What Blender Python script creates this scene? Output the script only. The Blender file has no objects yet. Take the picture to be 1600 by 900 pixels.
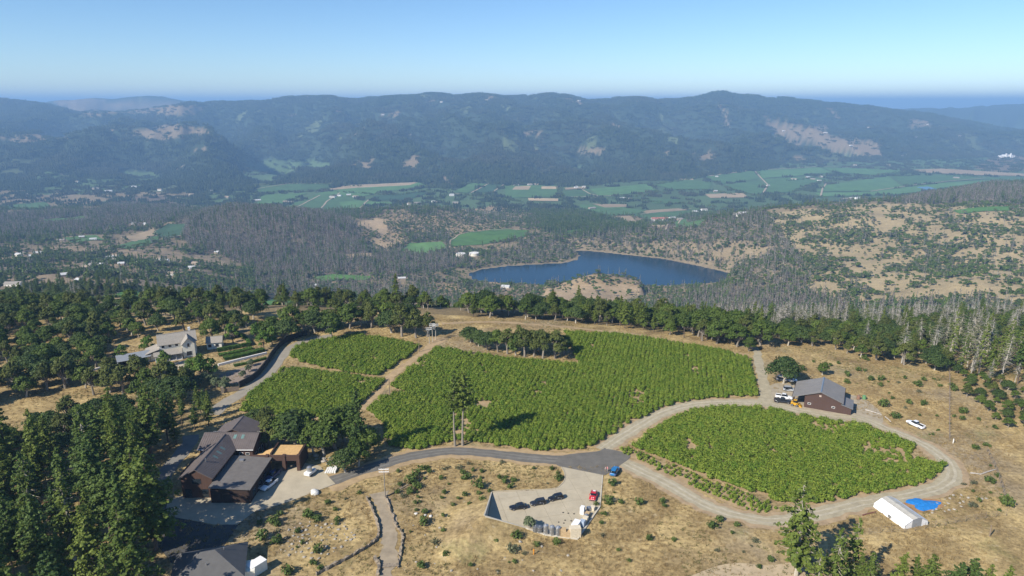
import bpy, bmesh, math, random
import numpy as np
from mathutils import Vector, Matrix

# ------------------------------------------------------------------ camera, sky, sun, exposure
S = bpy.context.scene
COL = S.collection
PITCH = math.radians(15.2); FPX = 1066.7; CZ = 100.0
cam_d = bpy.data.cameras.new('camera'); cam = bpy.data.objects.new('camera', cam_d); COL.objects.link(cam)
cam.location = (0, 0, CZ); cam.rotation_euler = (math.pi/2 - PITCH, 0, 0)
cam_d.sensor_width = 36; cam_d.lens = 24.0; cam_d.clip_start = 1; cam_d.clip_end = 200000
S.camera = cam

SUN_ELEV = math.radians(37); SUN_AZ = math.atan2(-0.76, -0.65)      # towards the sun, measured from +Y to +X
wd = bpy.data.worlds.new('World'); S.world = wd; wd.use_nodes = True
nt = wd.node_tree; nt.nodes.clear()
sky = nt.nodes.new('ShaderNodeTexSky'); sky.sky_type = 'NISHITA'; sky.sun_disc = False
sky.sun_elevation = SUN_ELEV; sky.sun_rotation = SUN_AZ; sky.altitude = 0
sky.air_density = 0.85; sky.dust_density = 0.0; sky.ozone_density = 5.5
hs = nt.nodes.new('ShaderNodeHueSaturation'); hs.inputs['Saturation'].default_value = 1.06
bg = nt.nodes.new('ShaderNodeBackground'); bg.inputs['Strength'].default_value = 0.1
wo = nt.nodes.new('ShaderNodeOutputWorld')
nt.links.new(sky.outputs[0], hs.inputs['Color']); nt.links.new(hs.outputs[0], bg.inputs['Color']); nt.links.new(bg.outputs[0], wo.inputs['Surface'])
sl = bpy.data.lights.new('sun', 'SUN'); sl.energy = 5.0; sl.angle = math.radians(0.5); sl.color = (1.0, 0.93, 0.82)
so = bpy.data.objects.new('sun', sl); COL.objects.link(so)
_sd = Vector((math.sin(SUN_AZ)*math.cos(SUN_ELEV), math.cos(SUN_AZ)*math.cos(SUN_ELEV), math.sin(SUN_ELEV)))
so.rotation_euler = _sd.to_track_quat('Z', 'Y').to_euler(); so.location = (0, 0, 400)
S.view_settings.view_transform = 'Standard'; S.view_settings.look = 'None'
S.view_settings.gamma = 1; S.view_settings.use_curve_mapping = False; S.view_settings.exposure = 0.55
S.render.engine = 'CYCLES'
S.cycles.use_denoising = True
S.cycles.max_bounces = 5; S.cycles.diffuse_bounces = 2; S.cycles.glossy_bounces = 2; S.cycles.transmission_bounces = 3
S.cycles.volume_bounces = 0; S.cycles.transparent_max_bounces = 6

rng = np.random.default_rng(7); random.seed(7)

# ------------------------------------------------------------------ pixel <-> world
_c, _s = math.cos(PITCH), math.sin(PITCH)
def ray(px, py):
    u = px - 800.0; v = py - 450.0
    return u, FPX*_c - v*_s, -(FPX*_s + v*_c)
def to_px(X, Y, Z):
    zz = Z - CZ; D = Y*_c - zz*_s; V = -(Y*_s + zz*_c)
    return 800 + FPX*X/D, 450 + FPX*V/D
def at_z(px, py, z=0.0):
    d = ray(px, py); t = (z - CZ)/d[2]
    return d[0]*t, d[1]*t
def z_of(py, Y):                                     # height at distance Y seen on picture row py
    d = ray(800, py); return CZ + d[2]*Y/d[1]

# ------------------------------------------------------------------ noise
def _hash(ix, iy, seed):
    h = (ix.astype(np.int64)*374761393 + iy.astype(np.int64)*668265263 + seed*1442695041) & 0xffffffff
    h = ((h ^ (h >> 13))*1274126177) & 0xffffffff
    return ((h ^ (h >> 16)) & 0xffff)/65535.0
def vnoise(x, y, seed=0):
    x = np.asarray(x, float); y = np.asarray(y, float)
    ix = np.floor(x); iy = np.floor(y); fx = x - ix; fy = y - iy
    fx = fx*fx*fx*(fx*(fx*6-15)+10); fy = fy*fy*fy*(fy*(fy*6-15)+10)
    a = _hash(ix, iy, seed); b = _hash(ix+1, iy, seed); c = _hash(ix, iy+1, seed); d = _hash(ix+1, iy+1, seed)
    return (a*(1-fx)+b*fx)*(1-fy) + (c*(1-fx)+d*fx)*fy
def fbm(x, y, seed=0, octv=4):
    r = 0; a = 0.5; n = 0
    for k in range(octv):
        r = r + a*vnoise(np.asarray(x)*2**k + 17.3*k, np.asarray(y)*2**k - 9.1*k, seed+k); n += a; a *= 0.5
    return r/n
def sstep(a, b, x):
    t = np.clip((np.asarray(x, float)-a)/(b-a), 0, 1); return t*t*(3-2*t)
def inside(poly, X, Y):
    X = np.asarray(X, float); Y = np.asarray(Y, float); r = np.zeros(X.shape, bool); n = len(poly)
    for i in range(n):
        x1, y1 = poly[i]; x2, y2 = poly[(i+1) % n]
        if y1 == y2: continue
        r ^= ((Y < y1) != (Y < y2)) & (X < (x2-x1)*(Y-y1)/(y2-y1) + x1)
    return r
def pdist(poly, X, Y, closed=True):
    X = np.asarray(X, float); Y = np.asarray(Y, float); best = np.full(X.shape, 1e18); n = len(poly)
    for i in range(n if closed else n-1):
        x1, y1 = poly[i]; x2, y2 = poly[(i+1) % n]; dx, dy = x2-x1, y2-y1
        t = np.clip(((X-x1)*dx + (Y-y1)*dy)/max(dx*dx+dy*dy, 1e-9), 0, 1)
        best = np.minimum(best, (X-x1-t*dx)**2 + (Y-y1-t*dy)**2)
    return np.sqrt(best)

# ------------------------------------------------------------------ terrain height
ST_Y = [60, 225, 285, 330, 450, 600, 900, 1150, 1400, 1650, 1900, 2300, 3000, 3700, 4800, 6000, 7500, 8800, 10500, 14000, 22000, 70000]
ST_PX = [-300, 0, 200, 400, 600, 800, 1000, 1200, 1400, 1600, 1900]
TAB = {  # stations 330 .. 6000, one column for each picture column
 330: [-8, -6, -3, -2, -2, -3, -8, -14, -18, -22, -25],
 450: [-36, -36, -34, -40, -48, -45, -50, -52, -50, -48, -45],
 600: [-70, -70, -72, -105, -120, -120, -125, -120, -112, -100, -90],
 900: [-125, -130, -132, -190, -208, -205, -210, -203, -185, -168, -150],
 1150: [-165, -170, -172, -230, -236, -236, -238, -226, -200, -176, -160],
 1400: [-195, -200, -205, -250, -262, -262, -262, -226, -195, -166, -150],
 1650: [-220, -226, -230, -240, -275, -282, -282, -204, -175, -152, -140],
 1900: [-236, -240, -236, -192, -260, -268, -258, -196, -166, -152, -145],
 2300: [-262, -268, -262, -262, -264, -290, -300, -292, -222, -152, -160],
 3000: [-305, -312, -318, -330, -330, -330, -330, -330, -328, -305, -310],
 3700: [-290, -290, -296, -312, -316, -312, -324, -330, -330, -330, -330],
 4800: [-205, -212, -205, -190, -185, -190, -245, -325, -330, -330, -330],
 6000: [-150, -160, -150, -118, -112, -108, -125, -222, -292, -325, -330]}
RIDGE = [(-300, 160), (-60, 158), (0, 156), (40, 161), (75, 165), (130, 176), (200, 172), (260, 168), (320, 163), (360, 161), (400, 159), (440, 155), (480, 150), (520, 152), (560, 158), (600, 154), (640, 151), (680, 150), (705, 153), (735, 150), (760, 149), (800, 152), (845, 150), (890, 149), (940, 154), (1000, 157), (1050, 156), (1085, 151), (1110, 142), (1130, 141), (1150, 146), (1190, 151), (1230, 154), (1290, 162), (1340, 167), (1380, 172), (1450, 182), (1520, 196), (1600, 206), (1900, 215)]
RIDGE2 = [(-300, 168), (0, 170), (60, 166), (90, 159), (130, 154), (200, 154), (235, 150), (255, 148), (290, 156), (340, 163), (420, 172), (700, 190), (1200, 180), (1370, 172), (1430, 170), (1500, 168), (1545, 165), (1600, 163), (1900, 160)]
GPX = np.arange(-900, 2501, 10.0)
def _build_grid():
    rows = []
    for y in ST_Y:
        if y < 330: r = np.zeros(GPX.size) + (0 if y < 285 else np.interp(GPX, [-300, 0, 300, 1000, 1300, 1600, 1900], [-1.5, -1, 0, 0, -3, -8, -10]))
        elif y in TAB: r = np.interp(GPX, ST_PX, TAB[y])
        elif y == 7500: r = z_of(np.interp(GPX, [a for a, b in RIDGE], [b for a, b in RIDGE]), 7500.0)
        elif y == 8800: r = z_of(np.interp(GPX, [a for a, b in RIDGE], [b for a, b in RIDGE]), 7500.0)*0.6 - 120
        elif y == 10500: r = z_of(np.interp(GPX, [a for a, b in RIDGE2], [b for a, b in RIDGE2]), 10500.0)
        else: r = np.full(GPX.size, {14000: -150, 22000: -250, 70000: -300}[y])
        if y in TAB:
            k = np.exp(-(np.arange(-16, 17)/6.5)**2); k /= k.sum()
            r = np.convolve(np.pad(r, 16, mode='edge'), k, 'valid')
        rows.append(r)
    Z = np.array(rows, float); L = np.log(np.array(ST_Y, float))
    # monotone cubic along the distance
    h = np.diff(L)[:, None]; d = np.diff(Z, axis=0)/h; m = np.zeros_like(Z)
    w1 = 2*h[1:] + h[:-1]; w2 = h[1:] + 2*h[:-1]
    ok = d[:-1]*d[1:] > 0
    with np.errstate(all='ignore'):
        m[1:-1] = np.where(ok, (w1+w2)/(w1/np.where(ok, d[:-1], 1) + w2/np.where(ok, d[1:], 1)), 0)
    LG = np.linspace(L[0], L[-1], 900); i = np.clip(np.searchsorted(L, LG)-1, 0, len(L)-2)
    t = ((LG-L[i])/(L[i+1]-L[i]))[:, None]; hh = (L[i+1]-L[i])[:, None]
    return LG, (2*t**3-3*t**2+1)*Z[i] + (t**3-2*t**2+t)*hh*m[i] + (-2*t**3+3*t**2)*Z[i+1] + (t**3-t**2)*hh*m[i+1]
_LG, _ZG = _build_grid()
LAKE_Z = -280.0
LAKE_PX = [(733, 427), (752, 421), (790, 416), (840, 413), (880, 411), (901, 406), (906, 399), (897, 391), (930, 393), (985, 399), (1040, 405), (1090, 415), (1130, 424), (1158, 432), (1140, 439), (1100, 443), (1050, 446), (1000, 447), (940, 449), (880, 448), (820, 443), (770, 441), (738, 436)]
LAKE = [at_z(a, b, LAKE_Z) for a, b in LAKE_PX]
KNOLLS = [(938, 428, 1330, 62, 50, 17), (640, 372, 2250, 160, 150, 16), (205, 462, 560, 34, 30, 5)]   # px, py (unused), Y, half widths, rise
def H(X, Y):
    X = np.asarray(X, float); Y = np.asarray(Y, float)
    Yc = np.maximum(Y, 60.0)
    a = (800 + FPX*X/Yc/_c*0.985 - GPX[0])/10.0; b = (np.log(Yc)-_LG[0])/(_LG[1]-_LG[0])
    a = np.clip(a, 0, GPX.size-1.001); b = np.clip(b, 0, _LG.size-1.001)
    i = a.astype(int); j = b.astype(int); fa = a-i; fb = b-j
    z = (_ZG[j, i]*(1-fa)+_ZG[j, i+1]*fa)*(1-fb) + (_ZG[j+1, i]*(1-fa)+_ZG[j+1, i+1]*fa)*fb
    for kx, ky, kY, wx, wy, kz in KNOLLS:
        x0 = (kx-800)/FPX*kY*_c*1.03
        z = z + kz*np.exp(-((X-x0)/wx)**2 - ((Y-kY)/wy)**2)
    hill = sstep(-327, -295, z)
    def add(w, f):
        k = w > 0
        if np.any(k): z[k] += w[k]*f(X[k], Y[k], Yc[k])
    z = np.array(z)
    add(sstep(60, 120, Y)*sstep(500, 300, Y), lambda x, y, c: (fbm(x/45, y/45, 3, 2)-0.5)*0.5)
    add(sstep(380, 800, Y)*sstep(3300, 2600, Y)*hill, lambda x, y, c: (fbm(x/260, y/260, 11, 4)-0.5)*34 + (fbm(x/70, y/70, 31, 3)-0.5)*9)
    def mountains(X, Y, Yc):
        rid = 1-np.abs(2*fbm(X/820+3.1+Y/2600, Y/1900, 5, 5)-1)*2.0
        nr = np.clip(np.exp(-((np.log(Yc)-math.log(7500))/0.10)**2) + np.exp(-((np.log(Yc)-math.log(10500))/0.08)**2), 0, 1)
        return (1-0.9*nr)*((rid-0.52)*260 + (fbm(X/380, Y/520, 77, 4)-0.5)*110) + nr*(fbm(X/260, Y/500, 91, 4)-0.5)*55
    add(sstep(3300, 5200, Y)*hill*sstep(14000, 9000, Y), mountains)
    m = (Y > 1050) & (Y < 2100) & (np.abs(X) < 1200)
    if np.any(m):
        xm, ym, zm = X[m], Y[m], z[m]; d = pdist(LAKE, xm, ym); ins = inside(LAKE, xm, ym)
        k = sstep(0, 75, d)
        out = LAKE_Z + 1.0 + (np.maximum(zm, LAKE_Z+3) - LAKE_Z - 1.0)*k
        ax = 800 + FPX*xm/ym/_c; kn = np.exp(-((ax-938)/75)**2)
        cap = LAKE_Z + 1.5 + 0.15*d + 300*np.clip(kn*1.5-.45, 0, 1) + 300*sstep(1150, 1240, ax); out = np.where(ym < 1600, np.minimum(out, cap), out)
        z = z.copy(); z[m] = np.where(ins, LAKE_Z - 1.0 - 8*sstep(0, 40, d), out)
    return z
_NX, _NY = np.meshgrid(np.arange(-340, 341, 1.0), np.arange(40, 381, 1.0)); _NH = H(_NX, _NY)
def h1(x, y):
    a = x+340.0; b = y-40.0
    if 0 <= a < 680 and 0 <= b < 340:
        i = int(a); j = int(b); a -= i; b -= j
        return float((_NH[j, i]*(1-a)+_NH[j, i+1]*a)*(1-b)+(_NH[j+1, i]*(1-a)+_NH[j+1, i+1]*a)*b)
    return float(H(np.array([x]), np.array([y]))[0])
def ground(px, py):                                  # picture point -> point on the terrain
    dx, dy, dz = ray(px, py)
    ts = np.exp(np.linspace(math.log(150), math.log(12000), 1000))/dy
    g = CZ + dz*ts - H(dx*ts, dy*ts)
    k = np.argmax(g < 0) if np.any(g < 0) else len(ts)-1
    t2 = np.linspace(ts[max(k-1, 0)], ts[k], 40); g = CZ + dz*t2 - H(dx*t2, dy*t2)
    hi = t2[np.argmax(g < 0)] if np.any(g < 0) else t2[-1]
    return dx*hi, dy*hi, h1(dx*hi, dy*hi)
def near(px, py):                                    # plateau point
    x, y = at_z(px, py, 0.0)
    for _ in range(6): x, y = at_z(px, py, h1(x, y))
    return x, y

# ------------------------------------------------------------------ object helpers
def tag(o, label=None, cat=None, group=None, kind=None):
    if label: o['label'] = label
    if cat: o['category'] = cat
    if group: o['group'] = group
    if kind: o['kind'] = kind
    return o
def link(name, me, parent=None, loc=None, rz=0.0):
    o = bpy.data.objects.new(name, me); COL.objects.link(o)
    if parent is not None: o.parent = parent
    if loc is not None: o.location = loc
    if rz: o.rotation_euler = (0, 0, rz)
    return o
def empty(name, loc=(0, 0, 0), rz=0.0):
    o = bpy.data.objects.new(name, None); COL.objects.link(o); o.location = loc; o.rotation_euler = (0, 0, rz)
    o.empty_display_size = 0.3
    return o
class MB:
    """collects faces, then becomes ONE mesh"""
    def __init__(s): s.v = []; s.f = []; s.m = []; s.mi = 0
    def poly(s, pts):
        b = len(s.v); s.v += [tuple(p) for p in pts]; s.f.append(tuple(range(b, b+len(pts)))); s.m.append(s.mi); return s
    def faces(s, vs, fs):
        b = len(s.v); s.v += [tuple(p) for p in vs]; s.f += [tuple(i+b for i in f) for f in fs]; s.m += [s.mi]*len(fs); return s
    def box(s, x0, x1, y0, y1, z0, z1):
        return s.faces([(x0,y0,z0),(x1,y0,z0),(x1,y1,z0),(x0,y1,z0),(x0,y0,z1),(x1,y0,z1),(x1,y1,z1),(x0,y1,z1)],
                       [(3,2,1,0),(4,5,6,7),(0,1,5,4),(1,2,6,5),(2,3,7,6),(3,0,4,7)])
    def prism(s, prof, a, b, axis='y'):              # convex outline extruded along an axis
        n = len(prof)
        mk = (lambda p, t: (p[0], t, p[1])) if axis == 'y' else (lambda p, t: (t, p[0], p[1]))
        vs = [mk(p, a) for p in prof] + [mk(p, b) for p in prof]
        return s.faces(vs, [tuple(range(n))[::-1], tuple(range(n, 2*n))] + [(i, (i+1) % n, n+(i+1) % n, n+i) for i in range(n)])
    def slab(s, quad, t):                            # four points + thickness downwards
        q = [Vector(p) for p in quad]; n = (q[1]-q[0]).cross(q[3]-q[0]).normalized()
        if n.z < 0: n = -n
        lo = [p - n*t for p in q]
        return s.faces(q+lo, [(0,1,2,3),(7,6,5,4)] + [(i, 4+i, 4+(i+1) % 4, (i+1) % 4) for i in range(4)])
    def tube(s, pts, rad, n=6, cap=True):
        pts = [Vector(p) for p in pts]; rings = []
        for i, p in enumerate(pts):
            d = (pts[min(i+1, len(pts)-1)] - pts[max(i-1, 0)]).normalized()
            ref = Vector((0, 0, 1)) if abs(d.z) < 0.9 else Vector((1, 0, 0))
            a = d.cross(ref).normalized(); b = d.cross(a)
            r = rad[i] if isinstance(rad, (list, tuple)) else rad
            rings.append([p + (a*math.cos(2*math.pi*k/n) + b*math.sin(2*math.pi*k/n))*r for k in range(n)])
        vs = [v for r in rings for v in r]
        fs = [(i*n+k, i*n+(k+1) % n, (i+1)*n+(k+1) % n, (i+1)*n+k) for i in range(len(pts)-1) for k in range(n)]
        if cap: fs += [tuple(range(n))[::-1], tuple(range((len(pts)-1)*n, len(pts)*n))]
        return s.faces(vs, fs)
    def cyl(s, x, y, z0, z1, r, n=12, r2=None): return s.tube([(x, y, z0), (x, y, z1)], [r, r if r2 is None else r2], n)
    def mesh(s, name, mats, smooth=False):
        me = bpy.data.meshes.new(name); me.from_pydata(s.v, [], s.f)
        for m in (mats if isinstance(mats, (list, tuple)) else [mats]): me.materials.append(m)
        if any(s.m): me.polygons.foreach_set('material_index', s.m)
        if smooth: me.polygons.foreach_set('use_smooth', [True]*len(s.f))
        me.update(); return me
    def build(s, name, mats, parent=None, loc=None, rz=0.0, smooth=False):
        return link(name, s.mesh(name, mats, smooth), parent, loc, rz)

# ------------------------------------------------------------------ materials
def nmat(name):
    m = bpy.data.materials.new(name); m.use_nodes = True
    return m, m.node_tree, m.node_tree.nodes['Principled BSDF']
def N(t, kind, **kw):
    n = t.nodes.new(kind)
    for k, v in kw.items():
        if k in n.inputs: n.inputs[k].default_value = v
        else: setattr(n, k, v)
    return n
def mat(name, col, rough=0.8, var=0.12, scale=1.5, metal=0.0, spec=0.3, bump=0.0, coord='Object', stretch=None):
    m, t, b = nmat(name)
    b.inputs['Roughness'].default_value = rough; b.inputs['Metallic'].default_value = metal; b.inputs['Specular IOR Level'].default_value = spec
    tc = N(t, 'ShaderNodeTexCoord'); src = tc.outputs[coord]
    if stretch:
        mp = N(t, 'ShaderNodeMapping'); mp.inputs['Scale'].default_value = stretch; t.links.new(src, mp.inputs['Vector']); src = mp.outputs[0]
    no = N(t, 'ShaderNodeTexNoise', Scale=scale, Detail=5.0, Roughness=0.65); t.links.new(src, no.inputs['Vector'])
    mr = N(t, 'ShaderNodeMapRange'); mr.inputs['From Min'].default_value = 0.3; mr.inputs['From Max'].default_value = 0.7
    mr.inputs['To Min'].default_value = 1-var; mr.inputs['To Max'].default_value = 1+var; t.links.new(no.outputs['Fac'], mr.inputs['Value'])
    mx = N(t, 'ShaderNodeVectorMath', operation='SCALE'); mx.inputs[0].default_value = col[:3]; t.links.new(mr.outputs[0], mx.inputs['Scale'])
    t.links.new(mx.outputs[0], b.inputs['Base Color'])
    if bump:
        bp = N(t, 'ShaderNodeBump', Strength=bump, Distance=0.1); t.links.new(no.outputs['Fac'], bp.inputs['Height']); t.links.new(bp.outputs[0], b.inputs['Normal'])
    return m
def leaf_mat(name, dark, light, tint=None, patch=None):
    """foliage: colour varies from tree to tree and from clump to clump"""
    m, t, b = nmat(name)
    b.inputs['Roughness'].default_value = 0.65; b.inputs['Specular IOR Level'].default_value = 0.25
    oi = N(t, 'ShaderNodeObjectInfo'); ge = N(t, 'ShaderNodeNewGeometry')
    ad = N(t, 'ShaderNodeMath', operation='MULTIPLY_ADD'); ad.inputs[1].default_value = 0.55
    s2 = N(t, 'ShaderNodeMath', operation='MULTIPLY'); s2.inputs[1].default_value = 0.45
    t.links.new(oi.outputs['Random'], s2.inputs[0]); t.links.new(ge.outputs['Random Per Island'], ad.inputs[0]); t.links.new(s2.outputs[0], ad.inputs[2])
    cr = N(t, 'ShaderNodeValToRGB'); cr.color_ramp.elements[0].color = (*dark, 1); cr.color_ramp.elements[1].color = (*light, 1)
    if tint: e = cr.color_ramp.elements.new(0.93); e.color = (*tint, 1); cr.color_ramp.elements[1].position = 0.85
    t.links.new(ad.outputs[0], cr.inputs['Fac'])
    if patch:                                         # whole stands of another colour, kilometres wide
        no = N(t, 'ShaderNodeTexNoise', Scale=0.0016, Detail=6.0, Roughness=0.65); t.links.new(ge.outputs['Position'], no.inputs['Vector'])
        mr = N(t, 'ShaderNodeMapRange'); mr.inputs[1].default_value = .46; mr.inputs[2].default_value = .62; t.links.new(no.outputs['Fac'], mr.inputs[0])
        c2 = N(t, 'ShaderNodeValToRGB'); c2.color_ramp.elements[0].color = (*patch[0], 1); c2.color_ramp.elements[1].color = (*patch[1], 1); t.links.new(ad.outputs[0], c2.inputs['Fac'])
        mx = N(t, 'ShaderNodeMix', data_type='RGBA'); t.links.new(mr.outputs[0], mx.inputs[0]); t.links.new(cr.outputs[0], mx.inputs[6]); t.links.new(c2.outputs[0], mx.inputs[7]); t.links.new(mx.outputs[2], b.inputs['Base Color'])
    else: t.links.new(cr.outputs[0], b.inputs['Base Color'])
    tl = N(t, 'ShaderNodeBsdfTranslucent'); t.links.new(cr.outputs[0], tl.inputs['Color']); ms = N(t, 'ShaderNodeMixShader'); ms.inputs[0].default_value = 0.3
    t.links.new(b.outputs[0], ms.inputs[1]); t.links.new(tl.outputs[0], ms.inputs[2]); t.links.new(ms.outputs[0], t.nodes['Material Output'].inputs['Surface'])
    return m
# ------------------------------------------------------------------ land cover (from the picture, onto the terrain)
# name: ground colour, then how densely it carries conifer, dead conifer, oak, shrub
COVER = {
 'near':   ((0.36, 0.255, 0.115), 0, 0, 0, 0),
 'oakwood':((0.19, 0.145, 0.08), .02, .02, .9, .2),
 'mixwood':((0.17, 0.14, 0.085), .14, .3, .42, .3),
 'scrub':  ((0.22, 0.17, 0.10), .16, .10, .50, .25),
 'village':((0.25, 0.19, 0.12), .15, .03, .42, .2),
 'burnt':  ((0.155, 0.12, 0.085), .20, .80, .05, .15),
 'conifer':((0.05, 0.06, 0.035), .9, .12, .05, 0),
 'brown':  ((0.29, 0.21, 0.12), .02, .06, .08, .55),
 'bare':   ((0.37, 0.27, 0.16), 0, 0, .015, .12),
 'golden': ((0.34, 0.265, 0.145), 0, .08, .55, 1.3),
 'grey':   ((0.23, 0.18, 0.11), .06, .50, .30, .75),
 'mount':  ((0.035, 0.05, 0.03), 0, 0, 0, 0),
 'clear':  ((0.19, 0.145, 0.09), 0, 0, 0, 0),
 'pasture':((0.10, 0.12, 0.055), 0, 0, 0, 0),
 'valley': ((0.085, 0.13, 0.055), 0, 0, 0, 0),
 'green':  ((0.055, 0.13, 0.03), 0, 0, 0, 0)}
CN = list(COVER)
CPOLY = [
 ('village', [(-60, 395), (120, 385), (300, 392), (380, 420), (420, 450), (300, 470), (150, 460), (-60, 470)]),
 ('burnt', [(-60, 345), (60, 335), (150, 332), (200, 308), (262, 306), (292, 332), (250, 352), (130, 362), (-60, 372)]),
 ('burnt', [(268, 352), (330, 328), (400, 318), (470, 330), (560, 348), (572, 372), (560, 386), (640, 402), (715, 395), (738, 412), (690, 426), (640, 428), (600, 432), (500, 434), (430, 428), (380, 414), (292, 384)]),
 ('brown', [(548, 348), (620, 336), (700, 334), (780, 318), (830, 330), (812, 350), (730, 372), (690, 398), (600, 398), (570, 374)]),
 ('bare', [(552, 348), (590, 337), (604, 345), (600, 372), (640, 372), (620, 396), (588, 392), (590, 366)]),
 ('mixwood', [(640, 372), (690, 362), (708, 376), (690, 400), (620, 402), (600, 398)]),
 ('conifer', [(822, 318), (880, 322), (940, 340), (1002, 352), (1006, 364), (960, 366), (905, 372), (850, 360)]),
 ('grey', [(728, 424), (780, 392), (830, 376), (880, 380), (902, 392), (902, 408), (870, 414), (790, 420)]),
 ('grey', [(880, 372), (1000, 362), (1100, 348), (1190, 335), (1235, 380), (1262, 430), (1250, 465), (1165, 440), (1090, 418), (1000, 402), (896, 394)]),
 ('golden', [(1190, 335), (1330, 322), (1450, 318), (1660, 318), (1660, 480), (1400, 482), (1250, 465), (1262, 430), (1235, 380)]),
 ('burnt', [(1395, 320), (1470, 298), (1530, 283), (1592, 296), (1660, 300), (1660, 314), (1500, 317)]),
 ('brown', [(660, 440), (740, 436), (850, 446), (930, 424), (1000, 440), (1070, 446), (1080, 478), (900, 484), (640, 484)]),
 ('bare', [(850, 452), (900, 444), (990, 448), (1010, 460), (960, 482), (850, 476)]),
 ('grey', [(400, 428), (660, 430), (700, 470), (560, 480), (400, 475)]),
 ('burnt', [(1075, 464), (1170, 452), (1262, 456), (1320, 470), (1320, 540), (1160, 520), (1040, 486)]),
 ('mixwood', [(1390, 480), (1500, 474), (1660, 474), (1660, 560), (1420, 560), (1300, 535), (1290, 510)]),
 ('bare', [(130, 470), (190, 458), (240, 470), (230, 486), (150, 490)]),
 ('clear', [(85, 158), (140, 152), (180, 160), (330, 166), (300, 182), (200, 178), (130, 180), (95, 168)]),
 ('clear', [(195, 206), (270, 192), (335, 206), (250, 222)]),
 ('clear', [(0, 214), (60, 208), (110, 214), (40, 226)]),
 ('clear', [(1195, 192), (1290, 196), (1300, 214), (1372, 222), (1380, 246), (1300, 240), (1270, 222), (1215, 208)]),
 ('clear', [(1415, 186), (1450, 188), (1460, 202), (1425, 196)]),
 ('clear', [(1520, 262), (1560, 242), (1660, 240), (1660, 262), (1560, 270)]),
 ('clear', [(815, 206), (850, 204), (848, 212), (818, 212)]), ('clear', [(905, 234), (940, 230), (950, 238), (915, 242)]),
 ('clear', [(590, 178), (625, 174), (620, 182)]), ('clear', [(300, 234), (320, 231), (322, 238)]),
 ('clear', [(100, 322), (160, 318), (165, 328), (110, 330)]),
]
def cover_of(X, Y, Z):
    """cover index for every point; edges wander with noise"""
    px, py = to_px(X, Y, Z)
    wob = np.clip(7000/np.maximum(Y, 300), 0.6, 10)
    px2 = px + (fbm(X/60, Y/60, 201, 3)-0.5)*6*wob; py2 = py + (fbm(X/60, Y/60, 211, 3)-0.5)*2.2*wob
    c = np.full(X.shape, CN.index('scrub'))
    low = Z < -321
    c[(Y > 2350) & low] = CN.index('valley')
    far = (Y > 3300) & ~low; c[far] = CN.index('mount')
    n = fbm(X/190, Y/420, 321, 4)
    c[far & (n > 0.77) & (Y < 7300)] = CN.index('clear'); c[far & (n < 0.27)] = CN.index('pasture')
    left = (px < 330) & (Y > 2000) & (Y < 3800); c[left & (n > 0.60)] = CN.index('valley')
    c[(Y < 480)] = CN.index('oakwood')
    for nm, poly in CPOLY:
        lim = (Y > 360) if nm != 'clear' else (Y > 2500)
        c[inside(poly, px2, py2) & lim] = CN.index(nm)
    edge = np.interp(px, [-300, 0, 300, 500, 900, 1100, 1350, 1600, 1900], [330, 330, 330, 330, 318, 305, 290, 275, 265])
    c[Y < edge] = CN.index('near')
    return c

# ------------------------------------------------------------------ terrain mesh
YR = np.concatenate([[-6000, -300], np.linspace(45, 110, 12), np.linspace(112, 345, 170), np.exp(np.linspace(math.log(347), math.log(8200), 440)), np.exp(np.linspace(math.log(8400), math.log(70000), 46))])
UC = np.linspace(-1.12, 1.12, 520)
def build_terrain():
    X = UC[None, :]*np.abs(np.maximum(YR, 45))[:, None]; Yg = np.repeat(YR[:, None], UC.size, 1)
    X[0] = UC*30000; X[1] = UC*900
    Z = H(X, Yg)
    nr, nc = X.shape
    co = np.stack([X, Yg, Z], -1).reshape(-1, 3)
    idx = np.arange(nr*nc).reshape(nr, nc)
    q = np.stack([idx[:-1, :-1], idx[:-1, 1:], idx[1:, 1:], idx[1:, :-1]], -1).reshape(-1, 4)
    me = bpy.data.meshes.new('terrain')
    me.vertices.add(co.shape[0]); me.vertices.foreach_set('co', co.ravel())
    me.loops.add(q.size); me.polygons.add(q.shape[0])
    me.loops.foreach_set('vertex_index', q.ravel()); me.polygons.foreach_set('loop_start', np.arange(0, q.size, 4)); me.polygons.foreach_set('loop_total', np.full(q.shape[0], 4))
    me.polygons.foreach_set('use_smooth', np.ones(q.shape[0], bool))
    me.update()
    c = cover_of(co[:, 0], co[:, 1], co[:, 2])
    base = np.array([COVER[k][0] for k in CN])[c]
    # broad patches of soil and drier or greener growth inside a cover
    k = 0.8 + 0.45*fbm(co[:, 0]/(20+co[:, 1].clip(0)/30), co[:, 1]/(20+co[:, 1].clip(0)/30), 401, 4)
    base = base*k[:, None]
    col = np.ones((co.shape[0], 4)); col[:, :3] = base
    a = me.color_attributes.new('cover', 'FLOAT_COLOR', 'POINT'); a.data.foreach_set('color', col.ravel())
    f = me.attributes.new('dry', 'FLOAT', 'POINT'); f.data.foreach_set('value', (c == CN.index('near')).astype(float))
    return me
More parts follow.
